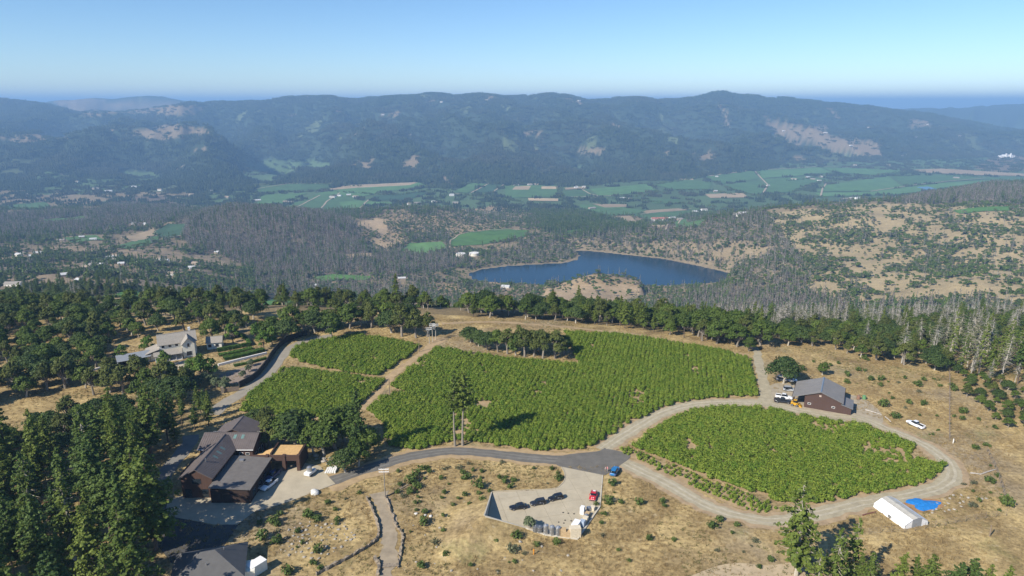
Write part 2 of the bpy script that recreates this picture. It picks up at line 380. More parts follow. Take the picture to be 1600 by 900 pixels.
def terrain_mat():
    m, t, b = nmat('terrain'); b.inputs['Roughness'].default_value = 0.95; b.inputs['Specular IOR Level'].default_value = 0.1
    at = N(t, 'ShaderNodeAttribute', attribute_name='cover'); dr = N(t, 'ShaderNodeAttribute', attribute_name='dry')
    ge = N(t, 'ShaderNodeNewGeometry')
    def noise(sc, det, rough=0.6):
        n = N(t, 'ShaderNodeTexNoise', Scale=sc, Detail=det, Roughness=rough); t.links.new(ge.outputs['Position'], n.inputs['Vector']); return n
    n1 = noise(0.09, 6, 0.7); n2 = noise(0.9, 5, 0.75); n3 = noise(0.025, 3)
    def rng_(n, a, b2, lo, hi):
        r = N(t, 'ShaderNodeMapRange'); r.inputs[1].default_value = a; r.inputs[2].default_value = b2; r.inputs[3].default_value = lo; r.inputs[4].default_value = hi
        t.links.new(n.outputs['Fac'], r.inputs[0]); return r
    def mix(fac, A, B, mode='MIX'):
        x = N(t, 'ShaderNodeMix', data_type='RGBA', blend_type=mode)
        if hasattr(fac, 'is_linked'): t.links.new(fac, x.inputs[0])
        else: x.inputs[0].default_value = fac
        for s, v in ((6, A), (7, B)):
            if hasattr(v, 'is_linked'): t.links.new(v, x.inputs[s])
            else: x.inputs[s].default_value = (*v, 1)
        return x.outputs[2]
    # dry grass: straw, grey soil, pale trampled spots, a little green
    straw = mix(rng_(n1, 0.35, 0.65, 0, 1).outputs[0], (0.25, 0.178, 0.083), (0.40, 0.30, 0.14))
    straw = mix(rng_(n3, 0.52, 0.66, 0, 0.75).outputs[0], straw, (0.25, 0.20, 0.135))
    n4 = noise(0.05, 5, 0.7); straw = mix(rng_(n4, 0.58, 0.70, 0, 0.55).outputs[0], straw, (0.17, 0.17, 0.06))
    n5 = noise(0.35, 4, 0.7); straw = mix(rng_(n5, 0.60, 0.72, 0, 0.6).outputs[0], straw, (0.46, 0.38, 0.25))
    mul = mix(dr.outputs['Fac'], at.outputs['Color'], straw)
    fine = rng_(n2, 0.3, 0.7, 0.5, 1.5); big = rng_(n1, 0.3, 0.7, 0.8, 1.2)
    pr = N(t, 'ShaderNodeMath', operation='MULTIPLY'); t.links.new(fine.outputs[0], pr.inputs[0]); t.links.new(big.outputs[0], pr.inputs[1])
    sc = N(t, 'ShaderNodeVectorMath', operation='SCALE'); t.links.new(mul, sc.inputs[0]); t.links.new(pr.outputs[0], sc.inputs['Scale'])
    t.links.new(sc.outputs[0], b.inputs['Base Color'])
    bp = N(t, 'ShaderNodeBump', Strength=0.5, Distance=0.35); t.links.new(n2.outputs['Fac'], bp.inputs['Height']); t.links.new(bp.outputs[0], b.inputs['Normal'])
    return m
TERRAIN_M = terrain_mat()
_tm = build_terrain(); _tm.materials.append(TERRAIN_M)
tag(link('terrain', _tm), 'dry golden hilltop ground falling to wooded hills, valley and mountain ridge', 'ground', kind='structure')

# ------------------------------------------------------------------ reservoir
def water_mat():
    m, t, b = nmat('lake_water'); b.inputs['Base Color'].default_value = (0.004, 0.026, 0.05, 1); b.inputs['Roughness'].default_value = 0.2; b.inputs['IOR'].default_value = 1.33; b.inputs['Specular IOR Level'].default_value = 0.38
    ge = N(t, 'ShaderNodeNewGeometry'); n = N(t, 'ShaderNodeTexNoise', Scale=0.06, Detail=4.0); t.links.new(ge.outputs['Position'], n.inputs['Vector'])
    bp = N(t, 'ShaderNodeBump', Strength=0.12, Distance=1.0); t.links.new(n.outputs['Fac'], bp.inputs['Height']); t.links.new(bp.outputs[0], b.inputs['Normal'])
    return m
def outset(poly, d):
    cx = sum(p[0] for p in poly)/len(poly); r = []
    for i, (x, y) in enumerate(poly):
        a = Vector(poly[i-1]); b = Vector(poly[(i+1) % len(poly)]); tv = (b-a).normalized(); nv = Vector((tv.y, -tv.x))
        if inside(poly, np.array([x+nv.x]), np.array([y+nv.y]))[0]: nv = -nv
        r.append((x+nv.x*d, y+nv.y*d))
    return r
def sheet(name, poly, z, material, label, cat, kind='structure'):
    bm = bmesh.new(); vs = [bm.verts.new((x, y, z)) for x, y in poly]; f = bm.faces.new(vs); bmesh.ops.triangulate(bm, faces=[f]); bmesh.ops.recalc_face_normals(bm, faces=bm.faces)
    if sum(f.normal.z for f in bm.faces) < 0: bmesh.ops.reverse_faces(bm, faces=bm.faces)
    me = bpy.data.meshes.new(name); bm.to_mesh(me); bm.free(); me.materials.append(material)
    return tag(link(name, me), label, cat, kind=kind)
sheet('lake', outset(LAKE, 9), LAKE_Z, water_mat(), 'deep blue reservoir lying between dry wooded hills', 'lake')

# ------------------------------------------------------------------ air
def haze():
    m = bpy.data.materials.new('haze'); m.use_nodes = True; t = m.node_tree; t.nodes.clear()
    v = N(t, 'ShaderNodeVolumePrincipled'); o = N(t, 'ShaderNodeOutputMaterial')
    v.inputs['Color'].default_value = HAZE_COL; v.inputs['Density'].default_value = HAZE_D; v.inputs['Anisotropy'].default_value = 0.0
    v.inputs['Absorption Color'].default_value = (0, 0, 0, 1)
    t.links.new(v.outputs[0], o.inputs['Volume'])
    b = MB().box(-90000, 90000, -7000, 75000, -345, 285).build('haze', m)
    tag(b, 'thin blue summer haze filling the air over the valley', 'haze', kind='stuff')
HAZE_COL = (0.36, 0.63, 1.0, 1); HAZE_D = 1.1e-4
haze()
# ------------------------------------------------------------------ plants: meshes
BARK = mat('bark', (0.13, 0.10, 0.075), 0.9, 0.3, 3.0)
BARK_PALE = mat('pale_bark', (0.40, 0.36, 0.29), 0.9, 0.2, 3.0)
BARK_GREY = mat('dead_wood', (0.40, 0.37, 0.33), 0.9, 0.25, 2.0)
BARK_OAK = mat('oak_bark', (0.24, 0.21, 0.17), 0.9, 0.25, 3.0)
LEAF_PINE = leaf_mat('pine_needles', (0.058, 0.104, 0.018), (0.210, 0.255, 0.046))
LEAF_FIR = leaf_mat('fir_needles', (0.040, 0.084, 0.020), (0.145, 0.205, 0.044))
LEAF_OAK = leaf_mat('oak_leaves', (0.042, 0.080, 0.013), (0.150, 0.205, 0.036))
LEAF_OAK2 = leaf_mat('live_oak_leaves', (0.030, 0.062, 0.016), (0.105, 0.150, 0.038))
LEAF_OAK3 = leaf_mat('olive_oak_leaves', (0.052, 0.074, 0.016), (0.150, 0.172, 0.042))
LEAF_BRIGHT = leaf_mat('garden_leaves', (0.060, 0.125, 0.018), (0.15, 0.235, 0.035))
LEAF_SHRUB = leaf_mat('shrub_leaves', (0.045, 0.085, 0.016), (0.14, 0.19, 0.045))
LEAF_VINE = leaf_mat('vine_leaves', (0.066, 0.158, 0.010), (0.168, 0.285, 0.023), (0.26, 0.31, 0.045))
LEAF_GREY = leaf_mat('grey_leaves', (0.085, 0.095, 0.055), (0.18, 0.19, 0.10))
LEAF_DEAD = leaf_mat('dead_needles', (0.075, 0.06, 0.045), (0.27, 0.23, 0.18))
LEAF_FAR = leaf_mat('far_forest', (0.010, 0.024, 0.010), (0.085, 0.115, 0.040), patch=((0.025, 0.034, 0.018), (0.115, 0.115, 0.065)))
LEAF_OLIVE = leaf_mat('olive_leaves', (0.09, 0.12, 0.06), (0.19, 0.23, 0.12))

def leaves(mb, P, nrm, size, rg, aspect=1.0, spread=0.9):
    """one quad per point of P, facing roughly along nrm"""
    P = np.asarray(P, float); n = len(P)
    nn = np.asarray(nrm, float) + rg.normal(0, spread, (n, 3)); nn /= np.linalg.norm(nn, axis=1)[:, None] + 1e-9
    r = rg.normal(0, 1, (n, 3)); a = np.cross(nn, r); a /= np.linalg.norm(a, axis=1)[:, None] + 1e-9; b = np.cross(nn, a)
    s = (np.asarray(size)*rg.uniform(0.6, 1.25, n))[:, None]
    a = a*s*aspect; b = b*s
    q = np.stack([P-a-b*0.6, P+a*0.7-b, P+a+b*0.7, P-a*0.6+b], 1).reshape(-1, 3)
    base = len(mb.v); mb.v += [tuple(x) for x in q]
    mb.f += [(base+4*i, base+4*i+1, base+4*i+2, base+4*i+3) for i in range(n)]; mb.m += [mb.mi]*n
def conifer(seed, Ht=24.0, bare=0.3, radius=3.6, dens=1.0, droop=0.25, lean=0.02, leafy=1.0, ls=0.205):
    """tapered trunk, whorls of limbs, needle sprays along every limb"""
    rg = np.random.default_rng(seed); tr = MB(); cr = MB()
    bend = rg.normal(0, lean, 2)
    def axis(z): return np.array([bend[0]*z + 0.15*math.sin(z*0.25+seed), bend[1]*z + 0.15*math.cos(z*0.21+seed), z])
    zs = np.linspace(0, Ht, 9); r0 = Ht*0.0145
    tr.tube([axis(z)-np.array([0, 0, 0.4 if i == 0 else 0]) for i, z in enumerate(zs)], [max(r0*(1-z/Ht)**0.8*(1.25 if z == 0 else 1), 0.03) for z in zs], 7)
    z = Ht*bare; ang = rg.uniform(0, 6)
    while z < Ht*0.985:
        t = (z-Ht*bare)/(Ht*(1-bare))
        L = radius*(0.30+0.70*min(1, t*4.5))*(1-t)**0.72*1.15 + 0.25
        for k in range(int(rg.integers(4, 6))):
            ang += 2.399 + rg.normal(0, .25)
            l = L*rg.uniform(0.55, 1.18)
            if rg.random() < 0.08: continue
            p0 = axis(z+rg.normal(0, .2)); rise = 0.35*(t-0.45) - droop*rg.uniform(.3, 1)
            d = np.array([math.cos(ang), math.sin(ang), rise])
            mid = p0 + d*l*0.55; end = p0 + d*l + np.array([0, 0, l*0.12])
            tr.tube([p0, mid, end], [0.05+0.012*l, 0.035+0.006*l, 0.015], 3, cap=False)
            if rg.random() > leafy: continue
            m = max(4, int(l*11*dens)); f = rg.uniform(0.18, 1.05, m)
            side = np.cross(d, [0, 0, 1]); side /= np.linalg.norm(side)+1e-9
            w = (rg.uniform(-1, 1, m)*l*0.24*(1.15-f*0.7))[:, None]
            P = p0 + (end-p0)*f[:, None] + side*w + np.array([0, 0, 1])*rg.normal(0.05, 0.16, m)[:, None]
            leaves(cr, P, np.tile(np.array([d[0]*.55, d[1]*.55, 0.85]), (m, 1)), ls, rg, 1.35, 0.55)
        z += Ht*0.026*rg.uniform(0.75, 1.3)
    m = 26; P = np.stack([rg.normal(0, .22, m), rg.normal(0, .22, m), Ht-np.abs(rg.normal(0, .9, m))+0.3], 1); P[:, :2] += axis(Ht)[:2]
    if leafy > 0.4: leaves(cr, P, np.tile([0, 0, 1.], (m, 1)), ls*0.8, rg, 1.2, 1)
    return tr, cr
def broadleaf(seed, Ht=11.0, R=5.5, lobes=16, per=230, ls=0.235, trunk=0.28, flat=0.75, low=0.30):
    """trunk that forks into limbs; a crown of uneven leaf masses with gaps between"""
    rg = np.random.default_rng(seed); tr = MB(); cr = MB()
    fork = Ht*trunk; r0 = 0.032*Ht
    top = np.array([rg.normal(0, .3), rg.normal(0, .3), fork])
    tr.tube([(0, 0, -0.4), (top[0]*.4, top[1]*.4, fork*.5), top], [r0*1.25, r0, r0*.9], 7)
    for k in range(lobes):
        a = k*2.399 + rg.uniform(-.4, .4); q = math.sqrt((k+0.6)/lobes)
        rr = R*q*rg.uniform(0.55, 0.88); zz = Ht*low + (Ht*(1-low))*(1-q**2*rg.uniform(.6, .95))*rg.uniform(.72, .9)
        c = np.array([math.cos(a)*rr, math.sin(a)*rr, zz]); lr = R*rg.uniform(0.27, 0.46)
        midp = (top + c)/2 + np.array([0, 0, -0.06*Ht])
        tr.tube([top, midp, c], [r0*.5, r0*.3, 0.03], 4, cap=False)
        n = int(per*(lr/(R*.36))**2)
        d = rg.normal(0, 1, (n, 3)); d /= np.linalg.norm(d, axis=1)[:, None]; d[:, 2] = np.where(d[:, 2] < -0.35, -d[:, 2], d[:, 2])
        rad = lr*np.cbrt(rg.uniform(0.25, 1.15, n))
        bump = 0.82 + 0.35*np.sin(d[:, 0]*5+k)*np.sin(d[:, 1]*5+2*k)
        P = c + d*(rad*bump)[:, None]*np.array([1, 1, flat])
        o = P - np.array([0, 0, Ht*.45]); o /= np.linalg.norm(o, axis=1)[:, None]+1e-9
        leaves(cr, P, d*0.7+o*0.5, ls, rg, 1.0, 0.5)
    return tr, cr
def bush(seed, Ht=1.6, R=0.9, n=130, ls=0.16, stem=True, wood=True):
    rg = np.random.default_rng(seed); mb = MB()
    if wood:
        mb.mi = 1
        for k in range(5):
            a = rg.uniform(0, 6.28); mb.tube([(0, 0, -0.1), (math.cos(a)*R*.6, math.sin(a)*R*.6, Ht*.7)], [0.05, 0.015], 3, cap=False)
        mb.mi = 0
    for k in range(5):
        a = k*2.4+rg.uniform(0, 1); c = np.array([math.cos(a)*R*.42, math.sin(a)*R*.42, Ht*rg.uniform(.38, .66)])
        m = n//5; d = rg.normal(0, 1, (m, 3)); d /= np.linalg.norm(d, axis=1)[:, None]
        P = c + d*np.cbrt(rg.uniform(.15, 1.1, m))[:, None]*np.array([R*.6, R*.6, Ht*.42]); P[:, 2] = np.abs(P[:, 2])+0.03
        leaves(mb, P, d+np.array([0, 0, .4]), ls, rg, 1.0, .6)
    return mb
def vine(seed, R=0.88, Ht=1.35, n=170, ls=0.15):
    rg = np.random.default_rng(seed); mb = MB(); mb.mi = 1
    mb.tube([(0, 0, -.1), (rg.normal(0, .05), rg.normal(0, .05), Ht*.55)], [.05, .035], 4, cap=False); mb.mi = 0
    d = rg.normal(0, 1, (n, 3)); d /= np.linalg.norm(d, axis=1)[:, None]
    P = np.array([0, 0, Ht*.58]) + d*np.cbrt(rg.uniform(.2, 1.1, n))[:, None]*np.array([R, R, Ht*.45])
    leaves(mb, P, d+np.array([0, 0, .5]), ls, rg, 1.0, .55)
    k = 12; P = np.stack([rg.normal(0, R*.5, k), rg.normal(0, R*.5, k), rg.uniform(Ht*.95, Ht*1.3, k)], 1); leaves(mb, P, np.tile([0, 0, .3], (k, 1)), ls*.7, rg, 1.3, 1)
    return mb
def tiny_conifer(seed, leafy, Ht=18.0, R=2.6, n=60, ls=0.75):
    rg = np.random.default_rng(seed); mb = MB(); mb.mi = 1
    mb.tube([(0, 0, -.5), (0, 0, Ht)], [0.28, 0.05], 4, cap=False)
    if leafy < 0.5:
        for k in range(14):
            z = Ht*rg.uniform(.25, .95); a = rg.uniform(0, 6.28); l = R*(1.1-z/Ht)*rg.uniform(.6, 1.2)
            mb.tube([(0, 0, z), (math.cos(a)*l, math.sin(a)*l, z-.1*l)], [0.12, 0.05], 3, cap=False)
    mb.mi = 0; n = int(n*leafy); t = rg.uniform(0, 1, n)**1.25; a = rg.uniform(0, 6.28, n); r = R*(1-t)*rg.uniform(.35, 1.1, n)+.1
    P = np.stack([np.cos(a)*r, np.sin(a)*r, Ht*(0.2+0.8*t)], 1)
    leaves(mb, P, np.stack([np.cos(a)*.6, np.sin(a)*.6, np.full(n, .7)], 1), ls, rg, 1.1, .5)
    return mb
def tiny_oak(seed, Ht=9.0, R=4.2, n=95, ls=0.85):
    rg = np.random.default_rng(seed); mb = MB(); mb.mi = 1; mb.tube([(0, 0, -.5), (0, 0, Ht*.5)], [0.3, 0.15], 4, cap=False); mb.mi = 0
    for k in range(5):
        a = k*1.256+rg.uniform(0, .8); c = np.array([math.cos(a)*R*.45, math.sin(a)*R*.45, Ht*rg.uniform(.45, .7)]); m = n//5
        d = rg.normal(0, 1, (m, 3)); d /= np.linalg.norm(d, axis=1)[:, None]; d[:, 2] = np.abs(d[:, 2])*.8+d[:, 2]*.2
        leaves(mb, c + d*rg.uniform(.6, 1.05, m)[:, None]*np.array([R*.55, R*.55, Ht*.34]), d, ls, rg, 1, .45)
    return mb
def grove(seed):
    """a patch of far forest, some two dozen crowns"""
    rg = np.random.default_rng(seed); mb = MB()
    for k in range(20):
        x, y = rg.uniform(-24, 24, 2); h = rg.uniform(11, 25); r = rg.uniform(3.2, 5.5); n = 5; a0 = rg.uniform(0, 6)
        ring = [(x+math.cos(a0+i*6.283/n)*r*rg.uniform(.75, 1.2), y+math.sin(a0+i*6.283/n)*r*rg.uniform(.75, 1.2), h*rg.uniform(.12, .4)) for i in range(n)]
        up = [(x+math.cos(a0+.5+i*6.283/n)*r*.5, y+math.sin(a0+.5+i*6.283/n)*r*.5, h*rg.uniform(.6, .8)) for i in range(n)]
        mb.faces(ring+up+[(x, y, h)], [(i, (i+1) % n, n+i) for i in range(n)] + [((i+1) % n, n+(i+1) % n, n+i) for i in range(n)] + [(n+i, n+(i+1) % n, 2*n) for i in range(n)])
    return mb

# ------------------------------------------------------------------ uncountable growth (one object each)
def scatter(name, pts, scl, var, meshes, label, cat):
    n = len(pts); me = bpy.data.meshes.new(name); me.vertices.add(n); me.vertices.foreach_set('co', np.asarray(pts, float).ravel())
    def attr(k, typ, vals): a = me.attributes.new(k, typ, 'POINT'); a.data.foreach_set('value', vals)
    attr('size', 'FLOAT', np.asarray(scl, float)); attr('turn', 'FLOAT', rng.uniform(0, 6.283, n)); attr('kind_index', 'INT', np.asarray(var, int))
    o = link(name, me); tag(o, label, cat, kind='stuff')
    g = bpy.data.node_groups.new(name, 'GeometryNodeTree')
    g.interface.new_socket('Geometry', in_out='INPUT', socket_type='NodeSocketGeometry'); g.interface.new_socket('Geometry', in_out='OUTPUT', socket_type='NodeSocketGeometry')
    gi = g.nodes.new('NodeGroupInput'); go = g.nodes.new('NodeGroupOutput'); iop = g.nodes.new('GeometryNodeInstanceOnPoints'); iop.inputs['Pick Instance'].default_value = True
    g2i = g.nodes.new('GeometryNodeGeometryToInstance')
    for k, msh in reversed(list(enumerate(meshes))):
        src = bpy.data.objects.new(name + '_source', msh); oi = g.nodes.new('GeometryNodeObjectInfo'); oi.inputs['Object'].default_value = src; oi.inputs['As Instance'].default_value = False
        g.links.new(oi.outputs['Geometry'], g2i.inputs[0])
    def named(k, typ):
        a = g.nodes.new('GeometryNodeInputNamedAttribute'); a.data_type = typ; a.inputs['Name'].default_value = k; return a.outputs['Attribute']
    cx = g.nodes.new('ShaderNodeCombineXYZ'); g.links.new(named('turn', 'FLOAT'), cx.inputs['Z'])
    er = g.nodes.new('FunctionNodeEulerToRotation'); g.links.new(cx.outputs[0], er.inputs[0])
    g.links.new(gi.outputs[0], iop.inputs['Points']); g.links.new(g2i.outputs[0], iop.inputs['Instance'])
    g.links.new(named('kind_index', 'INT'), iop.inputs['Instance Index']); g.links.new(er.outputs[0], iop.inputs['Rotation']); g.links.new(named('size', 'FLOAT'), iop.inputs['Scale'])
    g.links.new(iop.outputs[0], go.inputs[0])
    md = o.modifiers.new('scatter', 'NODES'); md.node_group = g
    return o
def jitter_field(y0, y1, area, seed, umax=0.92):
    """points with one per `area` square metres on average, over the wedge in view"""
    rg = np.random.default_rng(seed); tot = umax*(y1*y1-y0*y0); n = int(tot/area)
    Y = np.sqrt(rg.uniform(y0*y0, y1*y1, n)); X = rg.uniform(-umax, umax, n)*Y
    return X, Y, rg

VALLEY_FIELDS = [  # picture outlines of fields: colour key, corners
 ('v', [(447, 322), (500, 302), (528, 300), (488, 332), (440, 332)]), ('v', [(490, 330), (530, 303), (575, 318), (560, 330)]),
 ('v', [(530, 316), (575, 314), (620, 318), (570, 322), (540, 328)]), ('v', [(500, 302), (570, 290), (655, 286), (670, 292), (600, 300), (560, 309)]),
 ('v', [(400, 292), (470, 286), (515, 288), (480, 298), (405, 302)]), ('v', [(470, 286), (530, 287), (515, 296), (470, 300)]),
 ('t', [(500, 299), (540, 290), (655, 285), (640, 290), (560, 294)]), ('v', [(410, 305), (480, 302), (440, 318), (400, 320)]),
 ('d', [(582, 307), (650, 300), (668, 302), (640, 312), (590, 314)]), ('v', [(736, 286), (760, 288), (730, 302), (710, 300)]), ('d', [(762, 288), (785, 289), (770, 300), (738, 302)]),
 ('v', [(788, 290), (870, 290), (872, 308), (790, 310)]), ('t', [(805, 292), (830, 291), (826, 297), (800, 297)]), ('t', [(846, 292), (872, 292), (872, 296), (846, 296)]),
 ('t', [(825, 310), (872, 311), (872, 315), (826, 314)]), ('v', [(880, 300), (918, 296), (930, 306), (914, 312), (884, 308)]),
 ('v', [(922, 296), (1010, 288), (1028, 298), (960, 306), (934, 306)]), ('t', [(882, 294), (912, 292), (918, 295), (884, 297)]),
 ('v', [(1024, 290), (1070, 280), (1112, 286), (1108, 296), (1050, 296)]), ('t', [(1060, 280), (1082, 279), (1084, 282), (1064, 282)]),
 ('v', [(1100, 276), (1178, 267), (1186, 280), (1128, 288)]), ('v', [(1182, 266.6), (1280, 262), (1300, 270), (1240, 276), (1190, 279)]), ('v', [(1284, 262), (1350, 264), (1420, 268), (1380, 275), (1306, 270)]), ('v', [(1130, 290), (1187, 281.5), (1196, 303), (1180, 306)]), ('v', [(1191, 281), (1242, 277), (1290, 280), (1262, 290), (1240, 300), (1200, 303)]),
 ('v', [(1290, 290), (1388, 276), (1410, 292), (1360, 299), (1276, 300)]), ('v', [(1393, 276), (1500, 274), (1556, 280), (1480, 284), (1415, 291)]), ('v', [(1274, 302), (1362, 300.5), (1416, 293), (1480, 286), (1554, 281), (1480, 296), (1400, 304), (1280, 308)]),
 ('t', [(1425, 266), (1470, 264), (1600, 272), (1620, 276), (1520, 274), (1440, 270)]), ('v', [(1540, 278), (1640, 276), (1640, 292), (1560, 288)]),
 ('t', [(1310, 304), (1350, 301), (1358, 303), (1320, 306)]), ('b', [(1432, 293), (1450, 292), (1464, 296), (1448, 298)]),
 ('t', [(952, 338), (985, 338), (1045, 352), (1030, 358), (990, 354)]), ('v', [(985, 336), (1060, 328), (1085, 332), (1048, 344), (1020, 346)]),
 ('v', [(1048, 350), (1070, 342), (1100, 345), (1090, 355), (1056, 356)]), ('v', [(905, 320), (960, 322), (1010, 330), (990, 336), (950, 338), (910, 330)]),
 ('t', [(925, 319), (980, 320), (978, 324), (945, 325)]), ('v', [(1016, 312), (1060, 312), (1064, 318), (1020, 319)]),
 ('t', [(1100, 304), (1160, 302), (1170, 309), (1110, 310)]), ('t', [(1000, 330), (1060, 326), (1075, 329), (1010, 334)]),
 ('g', [(700, 375), (714, 368), (790, 358), (826, 360), (818, 372), (760, 382), (706, 386)]), ('v', [(640, 380), (690, 378), (700, 388), (660, 398), (625, 392)]),
 ('g', [(884, 362), (908, 358), (912, 364), (886, 368)]), ('d', [(240, 362), (262, 350), (292, 350), (285, 368), (256, 374)]),
 ('t', [(188, 372), (240, 358), (246, 366), (210, 378)]), ('v', [(176, 386), (215, 376), (250, 368), (246, 378), (200, 390)]),
 ('g', [(488, 434), (520, 429), (580, 432), (575, 438), (500, 440)]), ('t', [(534, 400), (580, 396), (584, 402), (540, 405)]), ('g', [(408, 472), (450, 468), (492, 470), (470, 476), (412, 480)]),
 ('g', [(180, 461), (204, 456), (230, 458), (226, 466), (190, 468)]), ('g', [(-10, 456), (16, 451), (34, 456), (20, 464), (-10, 466)]),
 ('g', [(1488, 330), (1540, 324), (1592, 322), (1575, 330), (1500, 335)]), ('g', [(345, 470), (400, 470), (420, 476), (360, 478)]),
 ('v', [(60, 344), (130, 338), (140, 346), (70, 352)]), ('v', [(100, 372), (150, 368), (165, 376), (110, 380)]), ('v', [(10, 322), (70, 316), (80, 322), (20, 328)])]
FIELD_W = []                                          # world outlines, with cover key
for key, pp in VALLEY_FIELDS: FIELD_W.append((key, [ground(a, b)[:2] for a, b in pp], pp))
def in_fields(X, Y, grow=0.0):
    r = np.zeros(X.shape, bool)
    for key, w, pp in FIELD_W:
        r |= inside(w, X, Y)
    return r

# tree lines and farm lanes between the valley fields
LINES = [[(1240, 300), (1262, 292), (1290, 284), (1340, 278), (1395, 271)], [(1395, 271), (1420, 268), (1445, 268)], [(1130, 292), (1160, 302), (1190, 308), (1240, 304), (1290, 310)], [(1010, 300), (1060, 298), (1110, 298), (1150, 306)], [(870, 312), (930, 310), (980, 312), (1040, 318), (1100, 320)], [(400, 303), (450, 300), (490, 300)], [(530, 301), (580, 304), (620, 306), (660, 300), (700, 298)], [(440, 333), (490, 333), (540, 332), (580, 326)], [(660, 292), (700, 290), (735, 288)], [(700, 304), (740, 306), (790, 312), (830, 318)], [(1020, 289), (1060, 284), (1100, 276), (1150, 269)], [(786, 288), (870, 288), (920, 292)], [(875, 290), (876, 310)], [(1100, 322), (1160, 330), (1220, 318)], [(1230, 283), (1265, 280), (1285, 276)], [(1490, 276), (1530, 277)], [(960, 306), (1000, 308), (1030, 300)], [(560, 292), (500, 288), (440, 288), (390, 292)]]
TL = []
for pl in LINES:
    w = [ground(*p)[:2] for p in pl]
    for (xa, ya), (xb, yb) in zip(w[:-1], w[1:]):
        n_ = int(math.hypot(xb-xa, yb-ya)/5); f = rng.random(n_)[:, None]; TL.append(np.array([[xa, ya]])*(1-f)+np.array([[xb, yb]])*f + rng.normal(0, 9, (n_, 2)))
TL = np.concatenate(TL)
HOUSE_PX = [(22, 447), (191, 486), (92, 449), (491, 449), (628, 437), (780, 440), (790, 450), (764, 463), (30, 400), (38, 398), (52, 402), (60, 397), (72, 403), (135, 420), (142, 422), (138, 416), (150, 412), (160, 416), (172, 404), (180, 408), (190, 414), (220, 413), (248, 407), (258, 409), (270, 412), (305, 413), (268, 430), (100, 432), (125, 442), (180, 402), (300, 420), (340, 396), (128, 372), (96, 377), (146, 375), (176, 359), (210, 350), (228, 351), (720, 400), (741, 399)]
HOUSE_XY = [ground(*p)[:2] for p in HOUSE_PX]
def make_growth():
    KI = lambda k: CN.index(k)
    # near to middle distance: single trees and shrubs
    X, Y, rg = jitter_field(325, 2700, 34, 21); Z = H(X, Y); c = cover_of(X, Y, Z); lakem = (inside(LAKE, X, Y) | (pdist(LAKE, X, Y) < 6))
    clump = fbm(X/45, Y/45, 501, 3); clump2 = fbm(X/130, Y/130, 511, 3); r = rg.uniform(0, 1, X.size)
    ok = ~lakem & ~in_fields(X, Y)
    for hx, hy in HOUSE_XY:                           # yards are kept open round the houses
        ok &= ~((np.abs(X-hx) < 13) & (Y > hy-42) & (Y < hy+9))
    d = np.array([COVER[k][1:] for k in CN], float)[c]
    wgt = np.clip((clump-0.36)*5, 0.05, 1.6)*np.clip((clump2-0.30)*4, 0.15, 1.4)
    gold = c == KI('golden'); wgt = np.where(gold, np.clip((clump-0.42)*9, 0.04, 1.6)*np.clip((clump2-0.33)*5, 0.15, 1.5), wgt)
    dense = np.isin(c, [KI('burnt'), KI('conifer'), KI('mixwood')]); wgt = np.where(dense, np.maximum(wgt, 0.85), wgt)
    px, py = to_px(X, Y, Z); wgt = np.where(np.isin(c, [KI('grey'), KI('brown')]), np.maximum(wgt, 0.6), wgt)
    d = d*wgt[:, None]; cum = np.cumsum(d, 1)
    cum = cum/np.maximum(1.0, cum[:, -1:])
    kind = np.sum(r[:, None] > cum, 1)                # 0 conifer 1 dead 2 oak 3 shrub 4 nothing
    # valley floor: trees in lines and around farms
    val = (c == KI('valley')); line = np.abs(fbm(X/170, Y/260, 601, 3)-0.5) < 0.022
    kind = np.where(val, np.where(line & (r < .85) | (r < .12), 2, 4), kind)
    kind[~ok] = 4
    kind[(kind == 0) & (Y < 900) & (px > 950) & (rg.random(X.size) < .7)] = 2
    kind[(kind < 3) & (pdist(LAKE, X, Y) < 55) & (Y < 1560)] = 3
    edge = np.interp(px, [-300, 0, 300, 420, 430, 900, 1100, 1350, 1600, 1900], [332, 332, 332, 332, 335, 335, 322, 310, 300, 290])
    kind[(Y < edge)] = 4
    X = np.concatenate([X, TL[:, 0]]); Y = np.concatenate([Y, TL[:, 1]]); Z = np.concatenate([Z, H(TL[:, 0], TL[:, 1])]); kind = np.concatenate([kind, np.full(len(TL), 2)])
    P = np.stack([X, Y, Z], 1)
    nearb = Y < 900
    sc = rg.uniform(.65, 1.25, X.size)
    def put(name, sel, meshes, label, cat, k=1.0):
        if sel.sum(): scatter(name, P[sel], sc[sel]*k, rg.integers(0, len(meshes), int(sel.sum())), meshes, label, cat)
    tc = [tiny_conifer(40+i, 1.0).mesh('small_conifer', [LEAF_FIR, BARK]) for i in range(3)]
    td = [tiny_conifer(50+i, 0.45, n=70, ls=.6).mesh('small_dead_conifer', [LEAF_DEAD if i < 3 else LEAF_GREY, BARK_GREY]) for i in range(4)]
    to = [tiny_oak(60+i).mesh('small_oak', [LEAF_OAK, BARK]) for i in range(3)] + [tiny_oak(66).mesh('small_grey_oak', [LEAF_GREY, BARK])]
    ts = [bush(70+i, 2.8, 2.5, 44, .7, wood=False).mesh('small_shrub', [LEAF_OAK if i < 2 else LEAF_GREY]) for i in range(3)]
    put('conifer_slope_woods', (kind == 0) & nearb, [joined(p) for p in PINES], 'conifers mixed into the woods just below the hilltop', 'woods', .62)
    put('burnt_slope_woods', (kind == 1) & nearb, [joined(p) for p in SNAGS], 'grey burnt trees on the slope just below the hilltop', 'woods', .75)
    put('conifer_woods', (kind == 0) & ~nearb, tc, 'green conifer woods on the slopes below the hilltop', 'woods')
    put('burnt_woods', (kind == 1) & ~nearb, td, 'grey burnt conifer woods standing on the slopes round the reservoir', 'woods')
